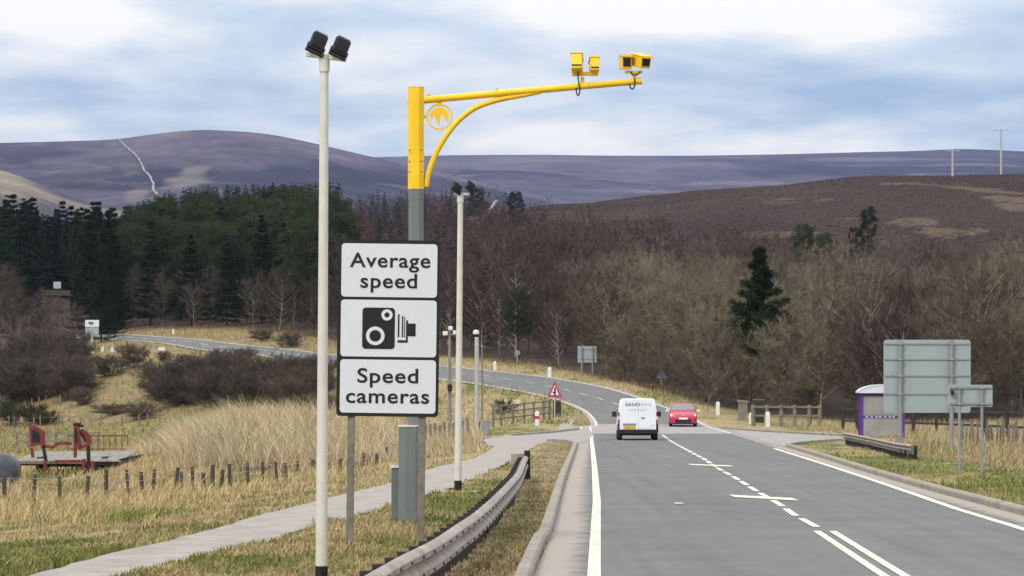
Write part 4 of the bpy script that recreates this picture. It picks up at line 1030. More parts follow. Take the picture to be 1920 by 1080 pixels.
t = thing('white_board', 'small white two-legged board on the bank below the distant road', 'board', p)
MB().box((0, 0, 0.40), (0.75, 0.06, 0.36)).build('board', 'marker_white', t)
for sx in (-0.3, 0.3): MB().box((sx, 0.05, 0.1), (0.08, 0.08, 0.5)).build('leg', 'marker_white', t)
p = P(553, 640); s8 = F / p[1]
t = thing('purple_sign', 'small purple sign on a short post beside the distant road', 'sign', p)
MB().box((0, 0, 0.3), (0.07, 0.07, 0.7)).build('post', 'dark_timber', t); MB().prism(rrect(-0.24, 0.24, 0.26, 0.82, 0.1), -0.07, -0.04).build('plate', 'purple_paint', t)
p = P(970, 680)
t = thing('round_sign', 'small grey round sign back at the foot of the wood', 'sign', p)
MB().tube([(0, 0, -0.1), (0, 0, 1.0)], 0.05, 8).build('post', 'pole_grey', t); MB().tube([(0, -0.08, 0.95), (0, -0.05, 0.95)], 0.26, 16).build('disc', 'sign_frame', t)
p = P(1240, 722)
t = thing('triangle_sign_back', 'dark grey back of a triangular sign at the wood edge', 'sign', p)
MB().tube([(0, 0, -0.1), (0, 0, 0.9)], 0.05, 8).build('post', 'sign_frame', t); MB().prism([(-0.45, 0.55), (0.45, 0.55), (0, 1.4)], -0.08, -0.05).build('plate', 'blue_grey', t)
# hut with a white board, far left, and leaning mast with a shed on the wooded skyline
p = PD(108, 415)
t = thing('stone_hut', 'low hut roof with a white square board among the left trees', 'hut', p)
zt = CH + (HY - 545) / F * 415 - p[2]
MB().box((-0.2, 1.2, zt / 2 - 0.5), (4.4, 2.2, zt - 0.2)).build('wall', 'stone', t)
MB().prism([(-2.9, zt - 0.6), (2.4, zt - 0.9), (2.1, zt + 0.05), (-2.6, zt + 0.1)], -0.3, 2.6).build('roof', 'shed_roof', t)
MB().box((0, -0.35, zt + 0.85), (1.15, 0.1, 1.05)).build('white_board', 'marker_white', t)
MB().box((0, -0.2, zt + 0.2), (0.1, 0.1, 0.9)).build('board_post', 'pole_grey', t)
p = PD(906, 560); s9 = F / 560
zt = CH + (HY - 411) / F * 560 - p[2]
t = thing('leaning_mast', 'grey leaning mast rising from the trees on the skyline', 'mast', p)
MB().tube([(0, 0, 0), (0, 0, zt), (25 / s9, 0, zt + 34 / s9)], [0.5, 0.42, 0.34], 8).build('shaft', 'pole_grey', t, True)
MB().box((25 / s9, 0, zt + 34 / s9), (0.9, 0.5, 0.3), (0, -0.9, 0)).build('head', 'sign_back', t)
p = PD(889, 558)
t = thing('skyline_shed', 'pale grey shed roof beside the leaning mast', 'shed', p)
zt = CH + (HY - 411) / F * 558 - p[2]
MB().box((0, 1, zt / 2), (2.6, 2, zt - 0.1)).build('wall', 'stone', t)
MB().prism([(-1.7, zt - 0.1), (1.5, zt - 0.1), (0.6, zt + 0.75), (-0.6, zt + 0.6)], -0.3, 2.3).build('roof', 'pole_grey', t)
# power poles on the ridge
for px, ytop, ybase, lab, dd in ((1786, 281, 344, 'shorter power pole on the heather ridge, left one', 735), (1877, 243, 340, 'tall power pole with cross arm on the heather ridge', 735)):
    p = PD(px, dd); zt = CH + (HY - ytop) / F * dd - p[2]
    t = thing('power_pole', lab, 'power pole', p, group='power poles on the ridge')
    MB().tube([(0, 0, -0.3), (0, 0, zt)], [0.30, 0.24], 8).build('shaft', 'pole_grey', t, True)
    MB().box((0, 0, zt - 0.25), (4.0, 0.14, 0.2)).build('cross_arm', 'pole_grey', t)
    for sx in (-1.8, 0, 1.8): MB().tube([(sx, 0, zt - 0.15), (sx, 0, zt + 0.2)], 0.1, 6).build('insulator', 'pole_grey', t)

# ---------------------------------------------------------------- fences
POSTM = [MB().box((0, 0, 0.5), (0.1, 0.1, 1.0), taper=0.9).mesh('post') for _ in range(1)]
def fence(name, label, posts, m, wires, rail=None, w=0.1, sink=0.35, lean=0.05, rail_m=None, closest=True):
    """posts: list of (x, y, height)"""
    o = thing(name, label, 'fence', (posts[0][0], posts[0][1], zf(posts[0][0], posts[0][1])))
    org = o.location.copy(); me = MB().box((0, 0, 0.5), (w, w, 1.0), taper=0.92).mesh('post'); me.materials.append(MATS[m])
    pts = []
    for (x, y, h) in posts:
        z = zf(x, y); e = link('post', me, o); e.location = (x - org[0], y - org[1], z - sink - org[2]); e.scale = (1, 1, h + sink)
        e.rotation_euler = (random.uniform(-lean, lean), random.uniform(-lean, lean), random.uniform(0, 1.5)); pts.append((x - org[0], y - org[1], z - org[2], h))
    for f in wires:
        mb = MB().tube([(a, b, c + h * f) for a, b, c, h in pts], 0.009, 4, False); mb.build('wire', 'galvanised', o)
    if rail:
        for f, hh in rail:
            for i in range(len(pts) - 1):
                a, b = Vector((pts[i][0], pts[i][1] - 0.07, pts[i][2] + pts[i][3] * f)), Vector((pts[i + 1][0], pts[i + 1][1] - 0.07, pts[i + 1][2] + pts[i + 1][3] * f))
                dv_ = b - a; mid = (a + b) / 2
                MB().box((0, 0, 0), (dv_.length + 0.05, 0.05, hh)).build('rail', rail_m or m, o)
                e = o.children[-1]
                e = [c for c in bpy.data.objects if c.parent == o][-1]
                e.location = mid; e.rotation_euler = (0, -math.atan2(dv_.z, math.hypot(dv_.x, dv_.y)), math.atan2(dv_.y, dv_.x))
    return o
lp = []
for (px, ty, by) in ((-40, 890, 952), (11, 890, 950), (62, 890, 946), (114, 893, 948), (160, 892, 944), (200, 880, 938), (243, 880, 933), (268, 885, 928), (285, 880, 927), (326, 876, 928), (343, 884, 922), (363, 875, 920), (379, 886, 922), (399, 871, 922), (413, 880, 918), (432, 870, 916), (465, 868, 911), (494, 866, 908), (520, 866, 905), (536, 868, 902), (560, 865, 896), (587, 862, 893), (612, 861, 891), (637, 860, 890), (660, 858, 884), (684, 850, 876), (706, 850, 873), (726, 838, 866), (748, 838, 862)):
    x, y, z = P(px, by); lp.append((x, y, (by - ty) / F * y))
fence('field_fence', 'post and wire fence with dark timber posts along the left field', lp, 'fence_timber', (0.35, 0.62, 0.88), w=0.105, lean=0.09)
lp = []
for px in list(range(770, 880, 9)): 
    by = np.interp(px, [770, 880], [852, 826]); x, y, z = P(px, by); lp.append((x, y, random.uniform(1.0, 1.25)))
fence('path_fence', 'closely spaced weathered posts continuing the fence beyond the cream pole', lp, 'weathered_timber', (0.4, 0.8), w=0.12)
lp = []
for px in (-20, 4, 17, 27, 64, 76, 117, 152, 190, 228, 262, 277, 299, 340, 372): 
    x, y, z = P(px, 800); lp.append((x, y, random.uniform(0.85, 1.1)))
fence('far_field_fence', 'thin pale posts along the far edge of the green field', lp, 'weathered_timber', (0.8,), w=0.11)
lp = [(*P(px, py)[:2], 1.1) for px, py in ((24, 777), (48, 772), (61, 768), (74, 765), (86, 762), (113, 760))]
fence('bank_fence', 'few posts climbing the foot of the tan bank', lp, 'weathered_timber', (), w=0.11)
lp = []
for px in (0, 22, 46, 74, 110, 118, 128, 160): x, y, z = P(px, 846); lp.append((x, y + 6, 1.15))
fence('pen_fence', 'grey boarded pen fence behind the red machinery', lp, 'weathered_timber', (), rail=((0.45, 0.12), (0.85, 0.12)), w=0.13)
lp = [(*P(px, 801 - (px - 925) * 0.12)[:2], 1.35) for px in (925, 940, 962, 983, 1001, 1019, 1030)]
fence('gate_fence', 'dark timber rail fence beside the access lane, left of the triangular sign', lp, 'timber_post', (), rail=((0.35, 0.08), (0.65, 0.08), (0.92, 0.08)), w=0.13, lean=0.02)
lp = []
for px in (1455, 1483, 1512, 1540, 1570, 1590): x, y, z = P(px, 806); lp.append((x, y + 14, 1.35))
fence('lane_fence', 'weathered rail fence along the wood behind the side lane', lp, 'weathered_timber', (), rail=((0.5, 0.12), (0.9, 0.12)), w=0.2, lean=0.03)
lp = []
for px in (1580, 1606, 1640, 1675, 1712, 1756, 1800, 1845, 1890, 1935, 1990): 
    y = np.interp(px, [1580, 1990], [150, 112]); x = (px - CX) / F * y; lp.append((x, y, 1.35))
fence('verge_fence', 'dark rail fence along the right verge behind the direction sign', lp, 'dark_timber', (), rail=((0.4, 0.11), (0.88, 0.11)), w=0.14, lean=0.03)
lp = []
for k in range(34):
    px = 1800 + k * 5.2; y = 103 - k * 0.25; lp.append(((px - CX) / F * y, y, random.uniform(0.75, 1.15)))
fence('paling_fence', 'uneven grey palings at the right edge behind the small sign', lp, 'weathered_timber', (0.7,), w=0.06, lean=0.09)
p = P(960, 762)
t = thing('cream_board', 'cream name board on posts behind the timber fence', 'board', (p[0], p[1], p[2]))
MB().prism(rrect(-0.6, 0.6, 0.1, 0.5, 0.1), -0.03, 0.03).build('board', mat('cream_board', (0.55, 0.52, 0.36), 0.7), t)
for sx in (-0.4, 0.4): MB().box((sx, 0.05, 0.05), (0.08, 0.08, 0.7)).build('post', 'weathered_timber', t)
# rusty field gate
p = P(190, 850)
t = thing('field_gate', 'long rusty tubular field gate right of the trailer', 'gate', (p[0], 150, zf(p[0], 150)))
s = F / 150; zg = zf(p[0], 150)
def gz(py): return CH - (py - HY) / s - zg
g0, g1 = 0.0, 112 / s
MB().box(((g0 + g1) / 2, 0, gz(817)), (g1 - g0, 0.06, 0.09)).build('top_rail', 'rust', t)
MB().box(((g0 + g1) / 2, 0, gz(842)), (g1 - g0, 0.05, 0.06)).build('lower_rail', 'rust', t)
for k in range(11): MB().box((g0 + (g1 - g0) * k / 10, 0.0, (gz(817) + gz(848)) / 2), (0.05, 0.045, gz(817) - gz(848))).build('bar', 'rust', t)

# ---------------------------------------------------------------- trailer with red machinery, wrapped bale
dt = 120.0; st = F / dt
def T(px, py): return ((px - 130) / st, CH - (py - HY) / st - zf(*PD(130, dt)[:2]))
tb = PD(130, dt)
t = thing('flatbed_trailer', 'flatbed trailer with pale deck standing in the long grass', 'trailer', tb)
zd = T(0, 866)[1]
xa, xb = T(28, 0)[0], T(225, 0)[0]
Ld = 5.5; rise = (866 - 846) / st * 0 
npl = 11
for k in range(npl):
    y0 = Ld * k / npl; MB().box(((xa + xb) / 2, y0 + Ld / npl / 2, zd + 0.03 + 0.012 * y0 * 5), (xb - xa, Ld / npl - 0.02, 0.05)).build('deck_board', 'deck_boards', t)
MB().box(((xa + xb) / 2, Ld / 2, zd - 0.08), (xb - xa - 0.06, Ld - 0.1, 0.16)).build('chassis', 'dark_timber', t)
MB().box((xa + 1.6, 0.0, zd - 0.02), (3.0, 0.08, 0.14)).build('headboard', 'weathered_timber', t)
MB().box((xb + 0.15, Ld / 2, zd + 0.02), (0.5, Ld * 0.9, 0.3), (0, -0.25, 0)).build('ramp', 'dark_timber', t)
for x in (xa + 0.9, xb - 0.9):
    for y in (1.4, 2.6):
        w_ = MB().tube([(x - 0.13, y, 0.42), (x + 0.13, y, 0.42)], 0.45, 18).build('wheel', 'tyre', t, True)
        MB().tube([(x - 0.14, y, 0.42), (x + 0.14, y, 0.42)], 0.22, 14).build('rim', 'rust', w_)
MB().box(((xa + xb) / 2, 2.0, 0.45), (xb - xa - 1.2, 0.12, 0.12)).build('axle', 'dark_timber', t)
t = thing('red_farm_machine', 'upright red farm machine with two tall arms in front of the trailer', 'machine', (tb[0], tb[1] - 1.2, zf(tb[0], tb[1] - 1.2)))
def bar(a, b, w=0.12, dep=0.14, m='machine_red', nm='frame_bar', y=0.0, y2=None):
    A = Vector((T(*a)[0], y, T(*a)[1])); B = Vector((T(*b)[0], y if y2 is None else y2, T(*b)[1])); d_ = B - A
    o = MB().box((0, 0, 0), (w, dep, d_.length)).build(nm, m, t); o.location = (A + B) / 2
    o.rotation_euler = d_.to_track_quat('Z', 'Y').to_euler()
bar((94, 860), (92, 906), 0.13); bar((166, 858), (163, 900), 0.13); bar((181, 862), (183, 900), 0.1); bar((90, 835), (95, 862), 0.12, m='black_paint'); bar((174, 835), (174, 880), 0.15, m='black_paint')
bar((112, 863), (165, 863), 0.12); bar((88, 834), (108, 837), 0.12); bar((108, 837), (120, 829), 0.05); bar((120, 829), (143, 830), 0.04); bar((155, 838), (176, 832), 0.1)
for cx in (0, 1):
    ox_ = 67 if cx == 0 else 149
    poly = [T(ox_ - 2, 796), T(ox_ + 6, 795), T(ox_ + 8, 802), T(ox_ + 12, 836), T(ox_, 838)] if cx else [T(64, 797), T(74, 796), T(92, 806), T(94, 834), T(82, 832), T(66, 836)]
    MB().prism(poly[::-1], -0.10, 0.10).build('side_plate', 'machine_red', t)
    cxp = sum(p_[0] for p_ in poly) / len(poly); czp = sum(p_[1] for p_ in poly) / len(poly)
    MB().prism([(cxp + (p_[0] - cxp) * 0.52 - 0.05, czp + (p_[1] - czp) * 0.62) for p_ in poly][::-1], -0.112, -0.098).build('black_inset', 'black_paint', t)  # flat black panel set on the front of the plate
    bar((ox_ + (12 if cx == 0 else 10), 805), (ox_ + (22 if cx == 0 else 24), 826), 0.14, 0.24, 'black_paint', 'hydraulic_ram')
    bar((ox_ + 1, 838), (ox_ + (4 if cx == 0 else 0), 856), 0.09)
MB().prism([T(160, 806), T(170, 806), T(178, 816), T(178, 832), T(172, 832), T(168, 815)][::-1], -0.08, 0.08).build('arm_plate', 'machine_red', t)
MB().box((T(153, 0)[0], 0, T(0, 794)[1]), (0.34, 0.24, 0.14)).box((T(161, 0)[0], 0, T(0, 797)[1]), (0.2, 0.2, 0.12)).build('pivot', 'black_paint', t, bevel=0.03)
pbz = PD(4, 108); sB = F / 108
t = thing('wrapped_bale', 'dark grey wrapped round bale at the left picture edge', 'bale', pbz)
mb = MB(); secs = []
for k in range(9):
    a = k / 8; r_ = 0.72 * (1 - 0.25 * abs(2 * a - 1) ** 6) 
    secs.append((( -0.65 + 1.3 * a), r_))
MB().tube([(0.0, -0.66, 0.68)] + [(0, y_, 0.68) for y_, r_ in secs] + [(0, 0.66, 0.68)], [0.3] + [r_ for _, r_ in secs] + [0.3], 26).build('wrap', 'bale_wrap', t, True, 60)
MB().tube([(0.02, -0.652, 0.68), (0.02, -0.67, 0.68)], 0.22, 14).build('end_seal', 'bale_wrap', t)

# ---------------------------------------------------------------- vegetation
def rot_about(v, ang_r, ang_t): return v
def limb(p0, dir0, length, up, n, r):
    pts = [np.array(p0, float)]; d = np.array(dir0, float)
    for i in range(n):
        d = d + np.array((0, 0, up)) + r.normal(0, 0.12, 3); d /= np.linalg.norm(d)
        pts.append(pts[-1] + d * length / n)
    return np.array(pts)
def twig_tris(base, dirs, lens, w, r):
    n = len(base); side = np.cross(dirs, r.normal(0, 1, (n, 3))); side /= np.maximum(np.linalg.norm(side, axis=1)[:, None], 1e-6)
    a = base - side * w[:, None] / 2; b = base + side * w[:, None] / 2; c = base + dirs * lens[:, None]
    V = np.stack([a, b, c], 1).reshape(-1, 3)
    return V
def bare_tree(seed, h, crown_r, nl, nsub, ntw, first=0.22, up=0.16, w=0.03, spread=0.8, stems=1, tl=1.0):
    r = np.random.default_rng(seed); mb = MB(); TV = []
    for s in range(stems):
        off = np.array((0, 0, 0)) if stems == 1 else np.append(r.normal(0, 0.25, 2), 0)
        lean = r.normal(0, 0.05 if stems == 1 else 0.22, 2)
        zs = np.linspace(0, h * 0.96, 7)
        stem = np.stack([off[0] + lean[0] * zs + r.normal(0, 0.05, 7) * (zs > 0), off[1] + lean[1] * zs + r.normal(0, 0.05, 7) * (zs > 0), zs - 0.15], 1)
        r0 = h * 0.0095 if stems == 1 else h * 0.007
        mb.tube([tuple(q) for q in stem], list(np.linspace(r0, r0 * 0.12, 7)), 6, False)
        for k in range(nl // stems):
            f = first + (0.95 - first) * (k + r.random()) / (nl // stems); z = f * h * 0.96
            p = np.array([np.interp(z, zs, stem[:, j]) for j in range(3)])
            a = k * 2.4 + r.normal(0, 0.3); el = 0.35 + 0.5 * f + r.normal(0, 0.1)
            prof = math.sin(math.pi * min(1, max(0.08, (1.03 - f) / (1.03 - first) * 0.62 + 0.12)))
            ln = crown_r * prof * (0.85 + 0.35 * r.random()) / max(0.5, math.cos(el))
            L = limb(p, (math.cos(a) * math.cos(el), math.sin(a) * math.cos(el), math.sin(el)), ln, up, 4, r)
            mb.tube([tuple(q) for q in L], list(np.linspace(r0 * 0.38, 0.008, 5)), 4, False)
            for j in range(nsub):
                t_ = 0.25 + 0.75 * r.random(); q = np.array([np.interp(t_ * 4, range(5), L[:, m]) for m in range(3)])
                dd = L[min(4, int(t_ * 4) + 1)] - L[int(min(3, t_ * 4))]; dd /= np.linalg.norm(dd)
                dd = dd + r.normal(0, spread, 3) + np.array((0, 0, 0.3)); dd /= np.linalg.norm(dd)
                sl = (0.6 + 0.8 * r.random()) * h / 9 * tl
                SB = limb(q, dd, sl, 0.08, 3, r)
                u = r.random(ntw) * 2.999; i = u.astype(int); fr_ = (u - i)[:, None]
                base = SB[i] * (1 - fr_) + SB[i + 1] * fr_
                di = (SB[i + 1] - SB[i]); di /= np.linalg.norm(di, axis=1)[:, None]
                di = di + r.normal(0, 0.55, (ntw, 3)) + np.array((0, 0, 0.25)); di /= np.linalg.norm(di, axis=1)[:, None]
                TV.append(twig_tris(base, di, (0.35 + 0.5 * r.random(ntw)) * h / 9 * tl, np.full(ntw, w), r))
                TV.append(twig_tris(SB[:-1], (SB[1:] - SB[:-1]) / np.linalg.norm(SB[1:] - SB[:-1], axis=1)[:, None], np.linalg.norm(SB[1:] - SB[:-1], axis=1) * 1.05, np.full(3, w * 1.5), r))
    TV = np.concatenate(TV)
    return mb, TV
def spruce(seed, h, rb, whorls=24, per=7, droop=0.25, power=0.85, first=0.06, dens_=40):
    r = np.random.default_rng(seed); mb = MB(); TV = []
    mb.tube([(0, 0, -0.2), (r.normal(0, 0.05), 0, h * 0.5), (0, r.normal(0, 0.06), h * 0.98)], [h * 0.012, h * 0.008, 0.01], 6, False)
    for k in range(whorls):
        f = first + (1 - first) * (k + r.random() * 0.8) / whorls; z = f * h; rad = rb * (1 - f) ** power * (0.8 + 0.4 * r.random()) + 0.12
        for j in range(per):
            a = j * 2 * math.pi / per + k * 0.9 + r.normal(0, 0.25); ln = rad * (0.6 + 0.5 * r.random())
            d = np.array((math.cos(a), math.sin(a), 0.30 - droop * (1 - f) * 2 + r.normal(0, 0.1))); d /= np.linalg.norm(d)
            t_ = r.random(dens_) ** 0.7
            base = np.array((0, 0, z)) + d * (t_ * ln)[:, None] + np.array((0, 0, 1)) * (0.12 * ln * (t_ ** 2))[:, None] + r.normal(0, 0.05, (dens_, 3))
            side = np.array((-d[1], d[0], 0)); sg_ = np.where(r.random(dens_) < 0.5, -1, 1)
            di = d * 0.7 + side * (sg_ * (0.3 + 0.7 * r.random(dens_)))[:, None] + np.array((0, 0, -0.25)) + r.normal(0, 0.25, (dens_, 3)); di /= np.linalg.norm(di, axis=1)[:, None]
            TV.append(twig_tris(base, di, (0.18 + 0.30 * r.random(dens_)) * (0.5 + rad / rb), np.full(dens_, 0.085), r))
    return mb, np.concatenate(TV)
def pine(seed, h, crown, clumps=60, per=130, w=0.05, low=0.35):
    r = np.random.default_rng(seed); mb = MB(); TV = []
    tx = r.normal(0, 0.02, 2)
    mb.tube([(0, 0, -0.2), (tx[0] * h * 0.5, tx[1] * h * 0.5, h * 0.5), (tx[0] * h, tx[1] * h, h * 0.97)], [h * 0.016, h * 0.011, 0.02], 7, False)
    for k in range(clumps):
        f = low + (1 - low) * (k + 0.5) / clumps; a = r.random() * 6.28
        prof = crown * math.sin(math.pi * min(1, 0.18 + 0.80 * (1 - f) / (1 - low) * 0.72)) ** 0.8
        ra = prof * (0.25 + 0.75 * r.random() ** 0.5)
        st = np.array((tx[0] * f * h, tx[1] * f * h, f * h - 0.12 * ra)); c = np.array((math.cos(a) * ra + tx[0] * f * h, math.sin(a) * ra + tx[1] * f * h, f * h + r.normal(0, 0.15) + 0.18 * ra))
        mb.tube([tuple(st), tuple((st + c) / 2 + np.array((0, 0, -0.05))), tuple(c)], [0.05, 0.035, 0.012], 4, False)
        sz = (0.40 + 0.35 * r.random()) * h / 11
        v = r.normal(0, 1, (per, 3)); v /= np.linalg.norm(v, axis=1)[:, None]; base = c + v * (sz * np.array((1.15, 1.15, 0.62))) * (r.random(per) ** 0.4)[:, None]
        di = v + np.array((0, 0, 0.5)) + r.normal(0, 0.35, (per, 3)); di /= np.linalg.norm(di, axis=1)[:, None]
        TV.append(twig_tris(base, di, 0.16 + 0.2 * r.random(per), np.full(per, w), r))
    return mb, np.concatenate(TV)
def lone_pine(seed, h, crown):
    r = np.random.default_rng(seed); mb = MB(); TV = []
    mb.tube([(0, 0, -0.2), (0.1, 0, h * 0.5), (-0.1, 0.1, h * 0.98)], [h * 0.017, h * 0.011, 0.02], 7, False)
    for k in range(47):
        f = 0.34 + 0.65 * (k + 0.5) / 44; a = k * 2.4 + r.normal(0, 0.5); ra = crown * 0.74 * float(np.interp(f, [0.2, 0.42, 0.5, 0.62, 0.72, 0.86, 1.0], [0.4, 0.75, 1.0, 0.92, 0.60, 0.28, 0.04])) * (0.45 + 0.7 * r.random())
        if k >= 44: f, a, ra = (0.37, 0.42, 0.52)[k - 44], (3.3, 2.9, 0.2)[k - 44], (3.0, 2.5, 2.5)[k - 44]
        st = np.array((0, 0, f * h - 0.1)); end = np.array((math.cos(a) * ra, math.sin(a) * ra, f * h + 0.22 * ra))
        mb.tube([tuple(st), tuple(end)], [0.06, 0.015], 4, False)
        for q in range(4):
            c = st + (end - st) * (0.35 + 0.65 * q / 3); sz = (0.55 - 0.32 * f) * 1.25 * (0.6 + 0.7 * r.random()); per = 110
            v = r.normal(0, 1, (per, 3)); v /= np.linalg.norm(v, axis=1)[:, None]; base = c + v * (sz * np.array((1.0, 1.0, 0.55))) * (r.random(per) ** 0.4)[:, None]
            di = v + np.array((0, 0, 0.5)) + r.normal(0, 0.35, (per, 3)); di /= np.linalg.norm(di, axis=1)[:, None]
            TV.append(twig_tris(base, di, 0.16 + 0.2 * r.random(per), np.full(per, 0.07), r))
    return mb, np.concatenate(TV)
def tree_meshes(kind, gen, bark):
    mb, TV = gen
    tm = mb.mesh('trunk', True, 60); tm.materials.append(MATS[bark])
    n = len(TV) // 3
    cm = np_mesh('crown', TV, np.arange(n * 3).reshape(n, 3)); cm.materials.append(None)
    return tm, cm, TV
BIRCH = [tree_meshes('b', bare_tree(100 + i, 8.0, 2.9, 32, 10, 30, 0.12, 0.08, 0.020, 1.0), 'bark_pale' if i % 3 == 0 else 'bark_birch') for i in range(5)]
WILLOW = [tree_meshes('w', bare_tree(200 + i, 6.5, 3.2, 36, 10, 32, 0.05, 0.10, 0.020, 0.95, 4, 1.25), 'bark_birch') for i in range(4)]
BUSH = [tree_meshes('s', bare_tree(300 + i, 3.6, 2.6, 64, 11, 30, 0.03, 0.05, 0.017, 1.0, 7, 2.3), 'bark_birch') for i in range(3)]
SPRUCE = [tree_meshes('c', spruce(400 + i, 14.0 - 0.8 * i, 2.5 + 0.3 * i, 28, 8, 0.2, 0.7 + 0.08 * i, 0.06, 54), 'bark_pine') for i in range(5)]
PINE = [tree_meshes('p', pine(500 + i, 11.0, 2.6, 80, 170, 0.06), 'bark_pine') for i in range(3)]
LONE = [tree_meshes('l', lone_pine(600, 11.0, 3.0), 'bark_pine')]
def plant(name, label, cat, meshes, x, y, sc, m, group, scz=None, sink=0.0, z=None):
    t = thing(name, label, cat, (x, y, (zf(x, y) if z is None else z) - sink), rotz=random.uniform(0, 6.28), group=group)
    t.scale = (sc, sc, scz or sc)
    tm, cm, _ = meshes
    a = link('trunk', tm, t); b = link('crown', cm, t)
    b.material_slots[0].link = 'OBJECT'; b.material_slots[0].material = MATS[m]
    return t
cand = []
def wood_rows():
    d = 160.0
    while d < 720:
        step = 3.3 + d * 0.008
        u0 = 560 if d < 420 else 620
        x0, x1 = (-60 - CX) / F * d, (2020 - CX) / F * d
        x = x0 + random.uniform(0, 3)
        while x < x1:
            xx, yy = x + random.uniform(-1, 1), d + random.uniform(-2, 2)
            u = xx / yy * F + CX
            if wood_start(u) < yy < wood_end(u): cand.append((xx, yy, u))
            x += (3.3 + d * 0.004)
        d += step
wood_rows()
right, mid, left = [], [], []
for (x, y, u) in cand:
    if u > 640: right.append((x, y, u))
    elif u > 222: mid.append((x, y, u))
    else: left.append((x, y, u))
right.sort(key=lambda q: q[1])
STUFF = []
nb = 0
def where_right(u, depth):
    w = ['behind the cream camera poles', 'behind the domed camera pole', 'above the triangular warning sign', 'behind the far grey sign back', 'above the white van', 'above the red car', 'around the lone dark pine', 'left of the bus shelter', 'behind the bus shelter', 'behind the large direction sign', 'at the right picture edge'][int(np.searchsorted([860, 960, 1060, 1150, 1235, 1330, 1470, 1590, 1660, 1850], u))]
    return w
for (x, y, u) in right:
    depth = y - float(wood_start(u))
    n_ = float(vnoise(np.array([x * 0.07]), np.array([y * 0.03]), 5)[0]) + random.uniform(-0.12, 0.12)
    bias = 0.16 * float(sstep(1080, 1300, u)) - 0.14 * float(sstep(330, 250, 600 - y)) - 0.10
    bias = float(np.interp(u, [640, 1050, 1200, 1500, 1950], [-0.30, -0.22, 0.12, 0.10, 0.0])) - float(np.interp(depth, [0, 60, 150], [-0.08, 0.02, 0.22]))
    bv = HY - F * (zf(x, y) - CH) / y
    ol = max(1 - ((u - 1330) / 270) ** 2 - ((bv - 730) / 150) ** 2, 0.9 - ((u - 1930) / 170) ** 2 - ((bv - 700) / 190) ** 2, 0.75 - ((u - 1560) / 160) ** 2 - ((bv - 610) / 90) ** 2)
    v_ = ol + (n_ - 0.5) * 0.9
    pal = 'twig_olive' if v_ > 0.36 else ('twig_brown' if v_ > (0.02 if u < 1500 else -0.6) else 'twig_purple')
    if u < 1050 and depth < 40 and random.random() < 0.45: pal = 'twig_dark'
    if depth < 12 and random.random() < 0.2: continue
    if 1370 < u < 1480 and y < 206: sc_f = 0.72
    else: sc_f = 1.0
    sc = random.uniform(0.66, 1.12) * (0.8 if u > 1250 and y > 320 else 1.0) * sc_f
    conif = (u < 900 and random.random() < (0.42 if u < 760 else 0.16)) or (u < 1020 and random.random() < 0.06)
    if conif:
        STUFF.append(('conifer', x, y, sc, u)); continue
    if nb < 290 and (depth < 30 or random.random() < 0.55):
        use_w = (pal == 'twig_olive' and random.random() < 0.6) or (depth < 14 and u > 1150 and random.random() < 0.6)
        ms = random.choice(WILLOW if use_w else BIRCH)
        kind = {'twig_olive': 'olive-grey bare ', 'twig_brown': 'brown bare ', 'twig_purple': 'purple-brown bare ', 'twig_dark': 'dark bare '}[pal] + ('willow' if use_w else 'birch')
        where = where_right(u, depth); row = 'at the wood front ' if depth < 20 else 'within the wood '
        plant('bare_tree', kind + ' ' + row + where, 'tree', ms, x, y, sc, pal, kind + ' ' + row + where, scz=sc * random.uniform(0.85, 1.12)); nb += 1
    else: STUFF.append((pal, x, y, sc, u))
# conifers: the two dark stands left of the mast
cl_ = sorted(mid, key=lambda q: q[1]); nc_ = 0
for (x, y, u) in cl_:
    dep = y - float(wood_start(u))
    if dep < 26 and random.random() < 0.75:
        plant('bare_tree', 'dark bare tree at the foot of the conifers ' + ('by the far road end' if u < 330 else 'above the far road' if u < 470 else 'by the purple sign' if u < 600 else 'behind the camera sign'), 'tree', random.choice(BIRCH), x, y, random.uniform(0.6, 0.85), 'twig_dark', 'bare trees along the far road'); continue
    if nc_ < 190:
        g = random.random() * 0.85 + 0.15; wm = ['by the far road end', 'above the far road', 'above the purple sign', 'left of the nearest floodlight pole', 'behind the camera sign'][int(np.searchsorted([290, 400, 510, 600], u))]
        plant('conifer_tree', ('tall dark spruce ' if g < 0.6 else 'rounded green pine ') + ('at the front of' if dep < 60 else 'deep in') + ' the stand ' + wm, 'tree', random.choice(SPRUCE if g < 0.6 else PINE), x, y, random.uniform(0.85, 1.1) * (1.0 if g < 0.6 else 1.2), 'needle_dark' if g < 0.5 else 'needle_pine', ('spruces ' if g < 0.6 else 'pines ') + ('front ' if dep < 60 else 'deep ') + wm); nc_ += 1
    else: STUFF.append(('conifer', x, y, 1.0, u))
nl_ = 0
